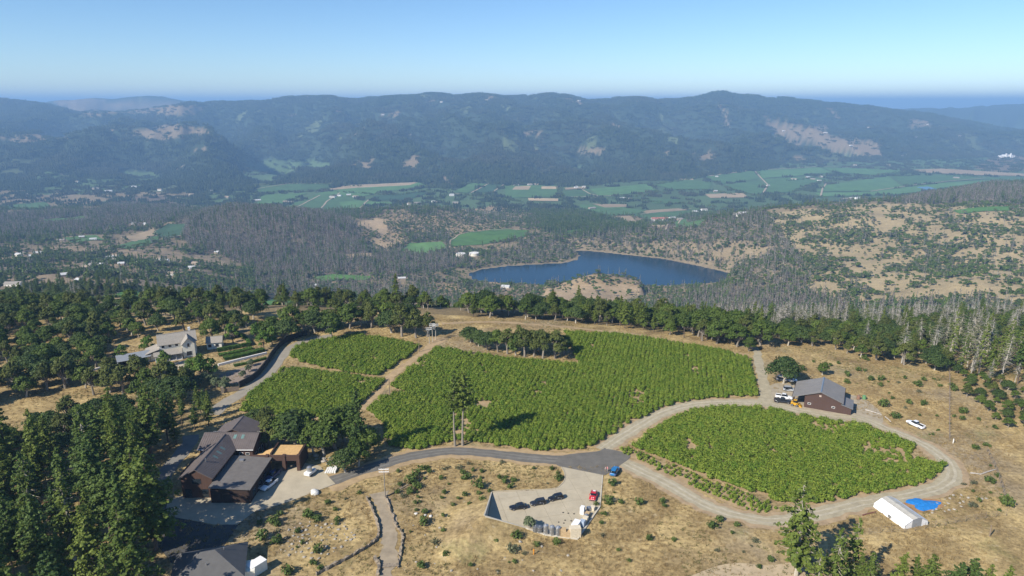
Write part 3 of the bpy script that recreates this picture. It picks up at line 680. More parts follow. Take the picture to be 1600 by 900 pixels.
    put('oak_woods', (kind == 2) & ~nearb, to, 'dark oak woods and farm trees spread over hills and valley', 'woods')
    put('oak_slope_woods', (kind == 2) & nearb, OAK_ALL, 'oak woods on the slope just below the hilltop', 'woods', .82)
    put('chaparral', (kind == 3), ts, 'low scattered chaparral shrubs on the dry hillsides', 'shrubs')
    # far ridge
    X, Y, rg = jitter_field(2650, 8300, 1150, 22, 0.90); Z = H(X, Y); c = cover_of(X, Y, Z); r = rg.uniform(0, 1, X.size)
    n = fbm(X/300, Y/500, 701, 3)
    p = np.where(c == KI('mount'), 1.0, np.where(c == KI('clear'), 0.36, np.where(c == KI('pasture'), 0.3, np.where(c == KI('valley'), np.where(np.abs(n-.5) < .05, .8, .16), .5))))
    left = (X/Y < -0.30) & (Y < 3900); p = np.where(left & (c == KI('valley')), 0.6, p)
    ok = (r < p) & ~in_fields(X, Y)
    s = rg.uniform(.7, 1.15, X.size)*np.where(c == KI('mount'), 1, .7)
    scatter('mountain_forest', np.stack([X, Y, Z-1], 1)[ok], s[ok], rg.integers(0, 4, int(ok.sum())), [grove(80+i).mesh('forest_patch', [LEAF_FAR]) for i in range(4)], 'dark conifer forest covering the far mountain ridge and valley edges', 'forest')

# near tree meshes, shared by their copies
def pair(tr, cr, bark, leaf, nm): return tr.mesh(nm + '_trunk', [bark]), cr.mesh(nm + '_crown', [leaf])
PINES = [pair(*conifer(100+i, 24, [.28, .16, .40, .22][i], [4.4, 4.9, 3.9, 3.7][i], [1.0, .95, 1.1, 1.1][i], [.2, .3, .1, .25][i], lean=.03, ls=.215), BARK, LEAF_PINE if i % 2 else LEAF_FIR, 'pine') for i in range(4)]
PALES = [pair(*conifer(120+i, 22, [.15, .28, .12][i], 3.8, .9, .3, leafy=.74, ls=.225), BARK_PALE, LEAF_PINE, 'thin_pine') for i in range(3)]
SPARSE = [pair(*conifer(126+i, 22, [.25, .35, .2][i], 3.3, .8, .28, leafy=.42, ls=.2), BARK_PALE, [LEAF_PINE, LEAF_GREY, LEAF_PINE][i], 'sparse_pine') for i in range(3)]
SNAGS = [pair(*conifer(130+i, 20, [.2, .35][i], 3.0, .5, .3, leafy=.22), BARK_GREY, LEAF_GREY, 'snag') for i in range(2)]
OAKS = [pair(*broadleaf(140+i, [11, 10, 12.5, 9][i], [4.9, 5.9, 4.3, 4.2][i], [17, 20, 15, 11][i], [200, 190, 220, 230][i], .23, [.28, .24, .34, .3][i], [.75, .65, .95, .8][i]), [BARK_OAK, BARK_PALE][i % 2], [LEAF_OAK, LEAF_OAK2, LEAF_OAK3, LEAF_OAK][i], 'oak') for i in range(4)]
BRIGHTS = [pair(*broadleaf(150+i, 8.5, 3.6, 12, 200, .2, flat=1.0, low=.22), BARK, LEAF_BRIGHT, 'garden_tree') for i in range(2)]
OLIVES = [pair(*broadleaf(155, 4.5, 2.4, 10, 110, .17, flat=.9, low=.2), BARK_OAK, LEAF_OLIVE, 'olive')]
def joined(p):
    t, c = p; me = bpy.data.meshes.new(c.name + '_joined'); bm = bmesh.new(); bm.from_mesh(t); bm.from_mesh(c)
    nt_ = len(t.polygons); bm.faces.ensure_lookup_table()
    for i, f in enumerate(bm.faces): f.material_index = 1 if i < nt_ else 0
    bm.to_mesh(me); bm.free(); me.materials.append(c.materials[0]); me.materials.append(t.materials[0]); return me
OAK_ALL = [joined(p) for p in OAKS]
make_growth()

# valley fields as sheets laid on the land
FM = {'v': mat('vineyard_far', (0.078, 0.155, 0.045), .95, .22, .02, coord='Object'), 'd': mat('vineyard_dark', (0.04, 0.085, 0.035), .95, .2, .02), 't': mat('straw_field', (0.36, 0.27, 0.16), .95, .2, .02),
      'g': mat('vineyard_bright', (0.075, 0.165, 0.03), .95, .2, .05), 'b': mat('pond_water', (0.02, 0.08, 0.13), .15, .1, .05)}
for _m in FM.values():                               # every field its own shade
    _t = _m.node_tree; _sc = next(n for n in _t.nodes if n.type == 'VECT_MATH'); _l = _sc.inputs['Scale'].links[0].from_socket
    _oi = N(_t, 'ShaderNodeObjectInfo'); _mr = N(_t, 'ShaderNodeMapRange'); _mr.inputs[3].default_value = .68; _mr.inputs[4].default_value = 1.32; _t.links.new(_oi.outputs['Random'], _mr.inputs[0])
    _mu = N(_t, 'ShaderNodeMath', operation='MULTIPLY'); _t.links.new(_l, _mu.inputs[0]); _t.links.new(_mr.outputs[0], _mu.inputs[1]); _t.links.new(_mu.outputs[0], _sc.inputs['Scale'])
FN = {'v': ('vineyard_field', 'green vineyard field on the valley floor'), 'd': ('vineyard_field', 'dark green vineyard field on the valley floor'), 't': ('straw_field', 'pale dry straw field on the valley floor'), 'g': ('vineyard_field', 'bright green vineyard on the middle hills'), 'b': ('pond', 'small farm pond in the valley vineyards')}
def drape(name, poly, material, off, step, label=None, kind='structure', cat=None):
    bm = bmesh.new(); vs = [bm.verts.new((x, y, 0)) for x, y in poly]; f = bm.faces.new(vs); bmesh.ops.triangulate(bm, faces=[f])
    for _ in range(9):
        es = [e for e in bm.edges if e.calc_length() > step]
        if not es or len(bm.faces) > 6000: break
        bmesh.ops.subdivide_edges(bm, edges=es, cuts=1, use_grid_fill=False); bmesh.ops.triangulate(bm, faces=bm.faces)
    bm.verts.ensure_lookup_table()
    co = np.array([v.co[:] for v in bm.verts]); z = H(co[:, 0], co[:, 1]) + off
    for v, zz in zip(bm.verts, z): v.co.z = zz
    bmesh.ops.recalc_face_normals(bm, faces=bm.faces)
    if sum(f.normal.z*f.calc_area() for f in bm.faces) < 0: bmesh.ops.reverse_faces(bm, faces=bm.faces)
    me = bpy.data.meshes.new(name); bm.to_mesh(me); bm.free(); me.materials.append(material); me.polygons.foreach_set('use_smooth', [True]*len(me.polygons))
    return tag(link(name, me), label, cat, kind=kind)
for key, w, pp in FIELD_W:
    d = sum(y for x, y in w)/len(w)
    drape(FN[key][0], w, FM[key], 0.5 + d*0.0006, max(6, d*0.012), FN[key][1], cat='field')

# farm lanes in the valley
LANE = mat('farm_lane', (.40, .32, .22), .95, .12, .02)
LANES = [[(488, 331), (510, 316), (531, 302)], [(455, 327), (480, 316), (500, 306)], [(562, 326), (570, 318), (576, 313)], [(1108, 276), (1180, 266), (1280, 261), (1350, 263)], [(1360, 300), (1420, 291), (1480, 284), (1540, 279)], [(1282, 308), (1285, 296), (1292, 286)], [(900, 291), (922, 304), (936, 307)], [(880, 309), (920, 308), (970, 306)], [(736, 302), (750, 295), (764, 287)], [(770, 301), (780, 294), (787, 289)], [(1000, 336), (1040, 331), (1080, 327)], [(1040, 360), (1062, 346), (1074, 339)], [(702, 388), (704, 376), (716, 368), (760, 361), (826, 357)], [(540, 408), (600, 400), (640, 392)], [(720, 342), (760, 334), (800, 328)], [(250, 376), (262, 372), (300, 366)], [(110, 372), (150, 362), (196, 354)], [(400, 296), (450, 288), (520, 287)], [(1180, 268), (1200, 290), (1190, 306)]]
for pl in LANES:
    w = np.array([ground(*p)[:2] for p in pl]); t = np.linspace(0, len(w)-1, 40); L = np.column_stack([np.interp(t, range(len(w)), w[:, 0]), np.interp(t, range(len(w)), w[:, 1])])
    T = np.gradient(L, axis=0); T /= np.linalg.norm(T, axis=1)[:, None]; Nn = np.stack([-T[:, 1], T[:, 0]], 1); wd = 3.2*L[:, 1].mean()/2800; d = L[:, 1].mean()
    A, B = L+Nn*wd, L-Nn*wd; V = [(*p, z+1.0+d*.0008) for p, z in zip(A, H(A[:, 0], A[:, 1]))]+[(*p, z+1.0+d*.0008) for p, z in zip(B, H(B[:, 0], B[:, 1]))]
    o = MB().faces(V, [(i, i+40, i+41, i+1) for i in range(39)]).build('farm_lane', LANE); tag(o, 'pale dirt farm lane between far fields', 'lane', kind='structure')
    if o.data.polygons[0].normal.z < 0: o.data.flip_normals()
# ------------------------------------------------------------------ roads, yards, paths
GRAVEL = mat('gravel_road', (0.345, 0.30, 0.205), .95, .2, .5, bump=.2)
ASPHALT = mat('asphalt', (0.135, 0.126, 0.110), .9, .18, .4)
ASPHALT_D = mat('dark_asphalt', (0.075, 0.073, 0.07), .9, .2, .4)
CONCRETE = mat('concrete', (0.41, 0.355, 0.255), .85, .12, .25)
DIRT = mat('dirt', (0.36, 0.26, 0.145), .95, .22, .4)
DIRT_G = mat('grey_dirt', (0.30, 0.245, 0.17), .95, .22, .4)
SOIL = mat('vineyard_soil', (0.34, 0.245, 0.135), .95, .25, .5)
def smooth_line(P, n=10, closed=False):
    P = [np.array(p, float) for p in P]; out = []; m = len(P)
    for i in range(m if closed else m-1):
        g = (lambda k: P[k % m]) if closed else (lambda k: P[min(max(k, 0), m-1)])
        p0, p1, p2, p3 = g(i-1), g(i), g(i+1), g(i+2)
        for k in range(n):
            t = k/n; out.append(0.5*((2*p1)+(-p0+p2)*t+(2*p0-5*p1+4*p2-p3)*t*t+(-p0+3*p1-3*p2+p3)*t**3))
    if not closed: out.append(P[-1])
    return np.array(out)
ROADS = []
def ribbon(name, pxs, width, material, off, label, closed=False, wob=0.25, world=False):
    L = smooth_line([p if world else near(*p) for p in pxs], 12, closed); n = len(L)
    T = np.roll(L, -1, 0)-np.roll(L, 1, 0)
    if not closed: T[0] = L[1]-L[0]; T[-1] = L[-1]-L[-2]
    T /= np.linalg.norm(T, axis=1)[:, None]; Nn = np.stack([-T[:, 1], T[:, 0]], 1)
    w = np.array([width]*n) if not isinstance(width, (list, tuple)) else np.interp(np.linspace(0, 1, n), np.linspace(0, 1, len(width)), width)
    w = w/2
    wl = w + (fbm(L[:, 0]/3, L[:, 1]/3, 801, 3)-.5)*wob*4; wr = w + (fbm(L[:, 0]/3, L[:, 1]/3, 811, 3)-.5)*wob*4
    K = 5; V = []
    for k in range(K):
        f = k/(K-1); p = L + Nn*(wl*(1-f)-wr*f)[:, None]; V.append(np.column_stack([p, H(p[:, 0], p[:, 1])+off]))
    V = np.stack(V, 1).reshape(-1, 3); F = []
    for i in range(n if closed else n-1):
        j = (i+1) % n
        F += [(i*K+k+1, i*K+k, j*K+k, j*K+k+1)[::-1] for k in range(K-1)]
    me = bpy.data.meshes.new(name); me.from_pydata([tuple(v) for v in V], [], F); me.materials.append(material); me.update()
    if me.polygons[0].normal.z < 0: me.flip_normals()
    ROADS.append((L, float(np.max(w))+0.5))
    return tag(link(name, me), label, name.split('_')[-1], kind='structure')
DR = mat('road_verge', (0.34, 0.25, 0.15), .95, .25, .5)
LOOP = [(962, 716), (1000, 735), (1040, 754), (1085, 780), (1120, 796), (1165, 808), (1215, 814), (1275, 803), (1350, 786), (1430, 772), (1475, 757), (1487, 738), (1470, 712), (1430, 688), (1390, 672), (1340, 652), (1290, 648), (1240, 640), (1190, 630), (1130, 629), (1075, 634), (1030, 648), (995, 668), (965, 686), (940, 703)]
ribbon('road_verge', LOOP, 7.4, DR, .045, 'bare tan verge along the gravel loop road', wob=.7)
ribbon('gravel_road', LOOP, [5.2, 4.6, 4.2, 4.6, 5.0, 4.2, 4.0, 4.4, 5.4, 5.0, 4.8], GRAVEL, .065, 'pale gravel road looping round the eastern vineyard', wob=.4)
def wheel_tracks(pxs, half, material, off, label, n=2):
    Ln = smooth_line([near(*p) for p in pxs], 4); T = np.gradient(Ln, axis=0); T /= np.linalg.norm(T, axis=1)[:, None]; Nn = np.stack([-T[:, 1], T[:, 0]], 1)
    for s in (-1, 1): ribbon('wheel_track', [tuple(p) for p in Ln+Nn*half*s], [.5, .8, .45, .75, .5, .85, .5], material, off, label, wob=.16, world=True); ROADS.pop()
RUT = mat('packed_gravel', (.40, .355, .26), .95, .2, .6); RUT_A = mat('worn_asphalt', (.17, .16, .14), .9, .2, .5)
wheel_tracks(LOOP, .85, RUT, .08, 'pale wheel track pressed into the gravel loop road')
ribbon('gravel_spur_road', [(1196, 634), (1196, 612), (1190, 585), (1184, 562), (1180, 545), (1150, 538)], [5, 3.8, 3.4, 3.0, 2.6], GRAVEL, .085, 'narrow gravel spur climbing past the big oak near the barn', wob=.4)
ribbon('drive_verge', [(510, 758), (600, 727), (660, 711), (720, 706), (800, 712), (880, 718), (940, 712)], 8.0, DIRT, .05, 'bare tan verge beside the asphalt drive', wob=.7)
ribbon('asphalt_drive', [(505, 757), (545, 742), (600, 725), (650, 712), (705, 705), (760, 708), (820, 715), (880, 719), (925, 716), (955, 706)], [4.6, 4.6, 4.4, 4.6, 5.0, 5.4], ASPHALT, .07, 'dark asphalt drive curving from the lodge to the junction')
wheel_tracks([(520, 751), (545, 742), (600, 725), (650, 712), (705, 705), (760, 708), (820, 715), (880, 719), (915, 716)], .8, RUT_A, .08, 'worn wheel track along the asphalt drive')
drape('junction_road', [tuple(q) for q in smooth_line([near(*p) for p in [(868, 724), (880, 712), (930, 706), (950, 702), (985, 712), (968, 728), (950, 740), (941, 742.5), (906, 736), (880, 731)]], 5, True)], ASPHALT, .095, 3, 'asphalt junction apron at the parking lot mouth', cat='road')
ribbon('hedge_road', [(330, 648), (352, 630), (372, 618), (398, 602), (418, 585), (430, 570), (440, 557), (455, 543), (480, 532), (520, 524)], [5.5, 5.2, 5, 4.8, 4.5, 4], mat('pale_asphalt', (.27, .24, .19), .9, .12, .4), .06, 'pale paved lane running along the tall dark wall')
ribbon('vineyard_track', [(690, 528), (668, 545), (640, 566), (612, 588), (590, 612), (565, 640)], [7, 3.6, 3.6, 4.2, 3.6, 3.5], DIRT, .05, 'bare dirt track dividing the upper vineyard blocks', wob=.6)
ribbon('ridge_track', [(690, 506), (760, 503), (850, 508), (940, 517), (1020, 528), (1100, 545), (1170, 556)], [3.5, 3.5, 3, 3], DIRT, .05, 'faint dirt track along the north edge of the hilltop', wob=.8)
ribbon('stone_wall_path', [(590, 770), (597, 790), (604, 812), (610, 840), (608, 870), (604, 900), (600, 930)], [5.5, 3.6, 3.4, 3.4, 3.2], DIRT_G, .05, 'grey dirt path between the two low stone walls', wob=.7)
drape('barn_yard', [tuple(q) for q in smooth_line([near(*p) for p in [(1200, 606), (1222, 598), (1248, 604), (1262, 616), (1335, 618), (1372, 640), (1378, 662), (1340, 664), (1245, 646), (1200, 640)]], 5, True)], mat('yard_gravel', (.335, .285, .205), .95, .2, .4), .05, 3, 'pale gravel yard around the brown barn', cat='yard')
APRON = [(515, 747), (524, 756), (450, 785), (394, 802), (372, 820), (335, 820), (258, 806), (262, 782), (300, 770), (400, 766), (424, 736), (468, 722), (500, 728)]
drape('lodge_apron', [near(*p) for p in APRON], CONCRETE, .08, 3, 'pale concrete apron in front of the brown lodge', cat='driveway')
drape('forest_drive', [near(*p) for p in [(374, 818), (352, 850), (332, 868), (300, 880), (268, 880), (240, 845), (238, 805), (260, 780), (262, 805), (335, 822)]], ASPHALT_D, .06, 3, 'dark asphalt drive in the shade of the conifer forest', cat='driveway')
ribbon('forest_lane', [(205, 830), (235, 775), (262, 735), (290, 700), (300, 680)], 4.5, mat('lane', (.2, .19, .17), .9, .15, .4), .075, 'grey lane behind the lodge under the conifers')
LOT = [(13.8, 173.9), (25.1, 169.5), (22.4, 154.1), (15.5, 140.8), (7.8, 142.4), (3.3, 145.1), (-6.5, 144.4), (-5.1, 160.8), (3.0, 161.5), (11.0, 162.2), (13.2, 164.4), (14.4, 167.2), (14.7, 171.0)]
drape('dirt_patch', [tuple(q) for q in smooth_line([near(*p) for p in [(1070, 915), (1105, 890), (1150, 880), (1200, 884), (1245, 880), (1250, 915)]], 5, True)], mat('pale_dirt', (.42, .33, .21), .95, .2, .5), .05, 3, 'pale bare dirt below the tall pine', cat='dirt')
def slab_panels():
    """the lot's concrete is poured in panels: each one a slab with an open joint round it"""
    root = empty('parking_lot', (8, 155, 0)); tag(root, 'pale concrete parking lot cut into the dry slope', 'parking lot', kind='structure')
    bm = bmesh.new(); vs = [bm.verts.new((x, y, 0)) for x, y in LOT]; bm.faces.new(vs)
    ax = Vector((0.973, 0.23, 0)); ay = Vector((-0.23, 0.973, 0)); w = 5.2
    cells = []
    for d in (ax, ay):
        for k in range(-40, 60):
            g = bm.verts[:]+bm.edges[:]+bm.faces[:]; bmesh.ops.bisect_plane(bm, geom=g, plane_co=d*(k*w)+Vector((8, 155, 0)), plane_no=d)
    for f in list(bm.faces):
        c = f.calc_center_median(); p = [v.co.copy() for v in f.verts]
        q = [c + (v-c)*(1-0.012) for v in p]
        mb = MB(); n = len(q); z = .10
        mb.faces([(v.x-8, v.y-155, h1(v.x, v.y)+z) for v in q] + [(v.x-8, v.y-155, h1(v.x, v.y)-.1) for v in q], [tuple(range(n))] + [(i, n+i, n+(i+1) % n, (i+1) % n) for i in range(n)])
        mb.build('slab', CONCRETE, root)
    bm.free()
slab_panels()
drape('lot_joint_bed', LOT, mat('joint_fill', (.2, .175, .135), .95, .1, 1), .06, 3, 'dark joint filler under the lot panels', cat='bed')

# ------------------------------------------------------------------ vineyards
V1 = [(452, 556), (464, 543), (490, 535), (560, 523), (612, 532), (660, 542), (592, 588), (560, 585), (520, 578), (470, 566)]
V2 = [(441, 574), (500, 582), (560, 590), (604, 596), (568, 632), (545, 652), (490, 655), (430, 650), (375, 645), (390, 617), (418, 597)]
V3 = [(682, 545), (740, 552), (800, 563), (850, 567), (905, 572), (884, 520), (950, 522), (1040, 533), (1110, 546), (1172, 560), (1181, 600), (1182, 619), (1130, 622), (1080, 626), (1035, 637), (992, 658), (955, 680), (925, 697), (895, 706), (850, 705), (790, 699), (745, 691), (712, 688), (672, 699), (645, 704), (610, 697), (600, 685), (602, 664), (575, 645), (592, 622), (640, 612), (612, 607), (640, 573)]
V4 = [(988, 698), (1010, 680), (1050, 656), (1085, 641), (1130, 637), (1190, 638), (1240, 649), (1290, 658), (1340, 664), (1390, 682), (1430, 698), (1424, 707), (1440, 722), (1476, 727), (1468, 741), (1438, 757), (1380, 768), (1300, 783), (1262, 788), (1215, 786), (1196, 774), (1163, 766), (1100, 745), (1040, 720)]
V5 = [(962, 704), (985, 701), (1040, 724), (1100, 749), (1165, 772), (1222, 797), (1190, 803), (1150, 793), (1100, 770), (1040, 741), (1000, 722)]
_dpath = np.array(near(570, 635))-np.array(near(665, 545)); _dpath /= np.linalg.norm(_dpath)
_dedge = np.array(near(1222, 800))-np.array(near(970, 703)); _dedge /= np.linalg.norm(_dedge)
def rows(pxpoly, d, row, step, seed, gap=0.06, j=0.16):
    W = [near(*p) for p in pxpoly]; rg = np.random.default_rng(seed); n = np.array([-d[1], d[0]]); C = np.array(W)
    a = C@d; b = C@n; A, B = np.meshgrid(np.arange(a.min(), a.max(), step), np.arange(b.min(), b.max(), row))
    A = A.ravel()+rg.normal(0, j, A.size); B = B.ravel()+rg.normal(0, j, B.size)
    X = A*d[0]+B*n[0]; Y = A*d[1]+B*n[1]; ok = inside(W, X, Y)
    g = fbm(X/9, Y/9, seed, 3); ok &= ~((g > 0.765) & (rg.random(X.size) < .6)) & (rg.random(X.size) > gap)
    return np.stack([X[ok], Y[ok], H(X[ok], Y[ok])], 1), W, g[ok]
VINES = [vine(170+i).mesh('vine', [LEAF_VINE, BARK]) for i in range(5)]
YOUNG = [vine(180+i, .42, .8, 55, .13).mesh('young_vine', [LEAF_VINE, BARK]) for i in range(3)]
allv = []; VW = []
BLK = [(V1, _dpath, 'the vineyard block beside the walled lane'), (V2, _dpath, 'the vineyard block behind the lodge oaks'), (V3, _dpath, 'the large vineyard block with two tall pines'), (V4, _dedge, 'the vineyard block ringed by the gravel loop road')]
for k, (pp, d, nm) in enumerate(BLK):
    P, W, g = rows(pp, d, 1.7 if k < 3 else 1.75, 1.1, 900+k, .05 if k < 3 else .065)
    VW.append(W)
    drape('vineyard_soil', W, SOIL, .03, 5, 'tan tilled soil under ' + nm, cat='soil')
    allv += [(p[1], k, p, gg) for p, gg in zip(P, g)]
allv.sort(key=lambda t: t[0])
vcount = 0; rest = []
for y, k, p, gg in allv:
    s = (0.84+0.32*rng.random())*(1.1-0.4*max(0, gg-.45)*2)
    px, py = to_px(p[0], p[1], p[2])
    if vcount < 300 and px < 1590 and py < 890:
        o = link('vine', VINES[vcount % 5], None, (p[0], p[1], p[2]), random.uniform(0, 6.28)); o.scale = (s, s, s)
        look = 'large ' if s > 1.1 else 'small ' if s < .96 else 'middling '; dd = pdist(VW[k], p[:1], p[1:2])[0]
        tag(o, look + ('grapevine at the edge of ' if dd < 1.8 else 'grapevine inside ') + BLK[k][2], 'grapevine', 'grapevines in ' + BLK[k][2]); vcount += 1
    else: rest.append((p, s))
scatter('vineyard_vines', [r[0] for r in rest], [r[1] for r in rest], rng.integers(0, 5, len(rest)), VINES, 'dense green grapevines filling the hilltop vineyard blocks', 'vines')
P, W, g = rows(V5, _dedge, 1.45, 1.35, 950, .06)
drape('vineyard_soil', W, SOIL, .03, 5, 'bare tan soil of the young vine strip beside the gravel road', cat='soil')
o = np.argsort(P[:, 1]); P = P[o]
for i, p in enumerate(P[:300]):
    q = link('young_vine', YOUNG[i % 3], None, tuple(p), random.uniform(0, 6.28)); s = rng.uniform(.75, 1.4); q.scale = (s, s, s)
    tag(q, 'small young grapevine in the bare soil strip along the gravel road', 'grapevine', 'young vines in the bare strip')
if len(P) > 300: scatter('young_vines', P[300:], rng.uniform(.6, 1.2, len(P)-300), rng.integers(0, 3, len(P)-300), YOUNG, 'young vines along the upper bare soil strip', 'vines')

# ------------------------------------------------------------------ trees one can tell apart
TREES = []
SIZED = {'conifer forest beside the lodge': (19, 22.5, ['dark green ', 'yellow-green ', 'dark bare-stemmed ', 'yellow-green slender ']),
         'conifers between farmhouse and lodge': (9.5, 11.5, ['dark green ', 'yellow-green ', 'dark bare-stemmed ', 'yellow-green slender ']),
         'tree belt on the north edge': (9.5, 11.5, ['round ', 'spreading ', 'upright ', 'small-crowned ']), 'scrub oak thicket north of the barn': (6.3, 7.8, ['round ', 'spreading ', 'upright ', 'small-crowned ']),
         'oaks above the walled lane': (10.5, 12, ['round ', 'spreading ', 'upright ', 'small-crowned ']), 'pale trunked conifers above the slope': (17, 21, ['green ', 'long-stemmed grey ', 'low-branched green ']),
         'scrub oaks on the dry slope': (3.7, 4.5, ['round ', 'spreading ', 'upright ', 'small-crowned ']),
         'oaks in the wood below the long grey shed': (8.5, 10.2, ['round ', 'spreading ', 'upright ', 'small-crowned ']), 'oaks in the open woodland west of the farmhouse': (8.5, 10.2, ['round ', 'spreading ', 'upright ', 'small-crowned ']), 'oaks in the woodland north of the farmhouse': (8.5, 10.2, ['round ', 'spreading ', 'upright ', 'small-crowned '])}
def tree(name, variants, x, y, hgt, base_h, label, group, cat='tree', wide=1.0, lean=0.0):
    k = int(rng.integers(0, len(variants)))
    if group in SIZED:                                # say how this one looks among its neighbours
        lo, hi, look = SIZED[group]; label = ('short ' if hgt < lo else 'very tall ' if hgt > hi else 'middling ') + look[k % len(look)] + label.replace('tall ', '')
    tr, cr = variants[k]
    r = empty(name, (x, y, h1(x, y)-0.05), random.uniform(0, 6.28)); s = hgt/base_h; r.scale = (s*wide, s*wide, s)
    if lean: r.rotation_euler = (random.gauss(0, lean), random.gauss(0, lean), r.rotation_euler[2])
    link('trunk', tr, r); link('crown', cr, r)
    tag(r, label, cat, group); TREES.append((x, y)); return r
pine = lambda x, y, h, lab, grp: tree('pine_tree', PINES, x, y, h, 24, lab, grp, wide=rng.uniform(.85, 1.25), lean=.045)
thin = lambda x, y, h, lab, grp: tree('thin_pine_tree', PALES, x, y, h, 22, lab, grp, wide=rng.uniform(.9, 1.15), lean=.03)
snag = lambda x, y, h, lab, grp: tree('dead_pine_tree', SNAGS, x, y, h, 20, lab, grp, lean=.04)
oak = lambda x, y, h, lab, grp: tree('oak_tree', OAKS, x, y, h, 11, lab, grp, wide=rng.uniform(.95, 1.25))
bright = lambda x, y, h, lab, grp: tree('garden_tree', BRIGHTS, x, y, h, 8.5, lab, grp)
olive = lambda x, y, h, lab, grp: tree('olive_tree', OLIVES, x, y, h, 4.5, lab, grp)
def inside_py(poly, x, y):
    r = False; x1, y1 = poly[-1]
    for x2, y2 in poly:
        if (y < y1) != (y < y2) and x < (x2-x1)*(y-y1)/(y2-y1)+x1: r = not r
        x1, y1 = x2, y2
    return r
def fill(pxpoly, spacing, seed, tries=4000, avoid=()):
    W = [near(*p) for p in pxpoly]; A = np.array(W); rg = np.random.default_rng(seed); out = []
    for _ in range(tries):
        x = rg.uniform(A[:, 0].min(), A[:, 0].max()); y = rg.uniform(A[:, 1].min(), A[:, 1].max())
        if not inside_py(W, x, y): continue
        if any((x-a)**2+(y-b)**2 < (spacing*rg.uniform(.75, 1.2))**2 for a, b in out): continue
        if any(np.min((L[:, 0]-x)**2+(L[:, 1]-y)**2) < w*w for L, w in ROADS): continue
        out.append((x, y))
    return out
NB = [near(*p) for p in [(374, 818), (352, 850), (332, 868), (300, 880), (262, 885), (236, 845), (232, 800), (260, 780), (262, 690), (335, 822)]]
n = 0
for x, y in fill([(-160, 775), (-20, 752), (60, 738), (140, 722), (200, 706), (252, 700), (236, 735), (222, 770), (208, 800), (232, 830), (238, 880), (225, 960), (220, 1010), (-140, 1010)], 6.7, 1):
    if inside(NB, np.array([x]), np.array([y]))[0]: continue
    (thin if rng.random() < .12 else pine)(x, y, rng.uniform(16, 25), 'tall conifer in the dense forest beside the brown lodge', 'conifer forest beside the lodge'); n += 1
pine(*near(244, 861), 27, 'tall conifer with a long bare trunk by the dark forest drive', None)
for x, y in fill([(190, 672), (240, 650), (300, 640), (345, 645), (330, 664), (305, 690), (262, 698), (215, 700)], 5.5, 2):
    pine(x, y, rng.uniform(8, 13), 'conifer standing between the farmhouse and the brown lodge', 'conifers between farmhouse and lodge')
pine(*near(263, 690), 17, 'tallest conifer between the farmhouse and the brown lodge', None)
for px, py, h in [(424, 702, 10), (446, 700, 11), (461, 697, 13), (478, 693, 14), (490, 708, 12), (507, 711, 13), (524, 700, 13), (436, 690, 9), (402, 668, 7), (418, 676, 8), (538, 690, 12)]:
    oak(*near(px, py), h, 'oak with a pale trunk on the rocky bank behind the lodge', 'oaks behind the lodge')
pine(*near(556, 712), 22, 'dark pine rising over the oaks behind the lodge', None)
for px, py, h in [(540, 738, 8), (560, 728, 10), (575, 712, 9)]: oak(*near(px, py), h, 'dark oak on the bare ground between lodge and vineyard', 'oaks between lodge and vineyard')
for (px, py, h, v) in [(711, 697, 23, 0), (723.5, 696, 24, 1)]:
    x, y = near(px, py); tr, cr = conifer(160+v, 24, .52, [3.0, 4.3][v], 1.25, .12, .006)
    t2, c2 = pair(tr, cr, BARK_OAK, LEAF_PINE, 'lone_pine'); r = empty('pine_tree', (x, y, h1(x, y))); link('trunk', t2, r); link('crown', c2, r)
    tag(r, ['slimmer of two tall lone pines beside the asphalt drive', 'fuller of two tall lone pines beside the asphalt drive'][v], 'tree'); r.scale = (h/24,)*3
# farmhouse surroundings and the western woodland
for px, py, h in [(316, 592, 9.5), (302, 588, 8), (330, 590, 8)]: bright(*near(px, py), h, 'bright green round tree in front of the farmhouse', 'bright trees before the farmhouse')
for px, py, h in [(232, 552, 8), (190, 566, 7.5), (258, 572, 6.5)]: bright(*near(px, py), h, 'green round tree beside the long grey shed', 'trees beside the long shed')
for px, py, h in [(364, 535, 9), (402, 532, 8), (412, 545, 8), (425, 538, 8)]: bright(*near(px, py), h, 'green tree beside the clipped farmhouse hedges', 'trees beside the hedges')
for x, y in fill([(268, 590), (300, 596), (330, 600), (362, 600), (355, 612), (325, 606), (290, 604), (262, 600)], 4.0, 5): olive(x, y, rng.uniform(3.5, 5), 'grey-green olive tree below the farmhouse garden', 'olives below the farmhouse')
for px, py in [(380, 590), (388, 581), (392, 572)]: olive(*near(px, py), 3.0, 'small round olive on the bare bank inside the dark wall', 'olives on the bare bank')
WOOD = [([(-60, 628), (20, 612), (60, 600), (150, 596), (205, 600), (262, 596), (300, 612), (290, 632), (235, 626), (150, 618), (100, 608), (40, 622), (-60, 640)], 6.4, 'oak in the wood below the long grey shed'),
        ([(-60, 610), (-60, 488), (60, 488), (120, 505), (170, 545), (150, 575), (100, 590), (30, 600)], 7.6, 'oak in the open woodland west of the farmhouse'),
        ([(60, 488), (150, 489), (260, 489), (340, 490), (400, 496), (372, 530), (335, 534), (270, 514), (240, 526), (200, 538), (150, 532)], 7.8, 'oak in the woodland north of the farmhouse')]
for k, (poly, sp, lab) in enumerate(WOOD):
    for x, y in fill(poly, sp, 10+k): oak(x, y, rng.uniform(7, 11.5), lab, lab.replace('oak in', 'oaks in'))
for x, y in fill([(392, 528), (430, 520), (470, 514), (520, 508), (560, 505), (600, 502), (640, 500), (660, 504), (600, 512), (540, 515), (470, 522), (420, 534)], 6.2, 20):
    oak(x, y, rng.uniform(9.5, 13), 'oak in the row above the walled lane', 'oaks above the walled lane')
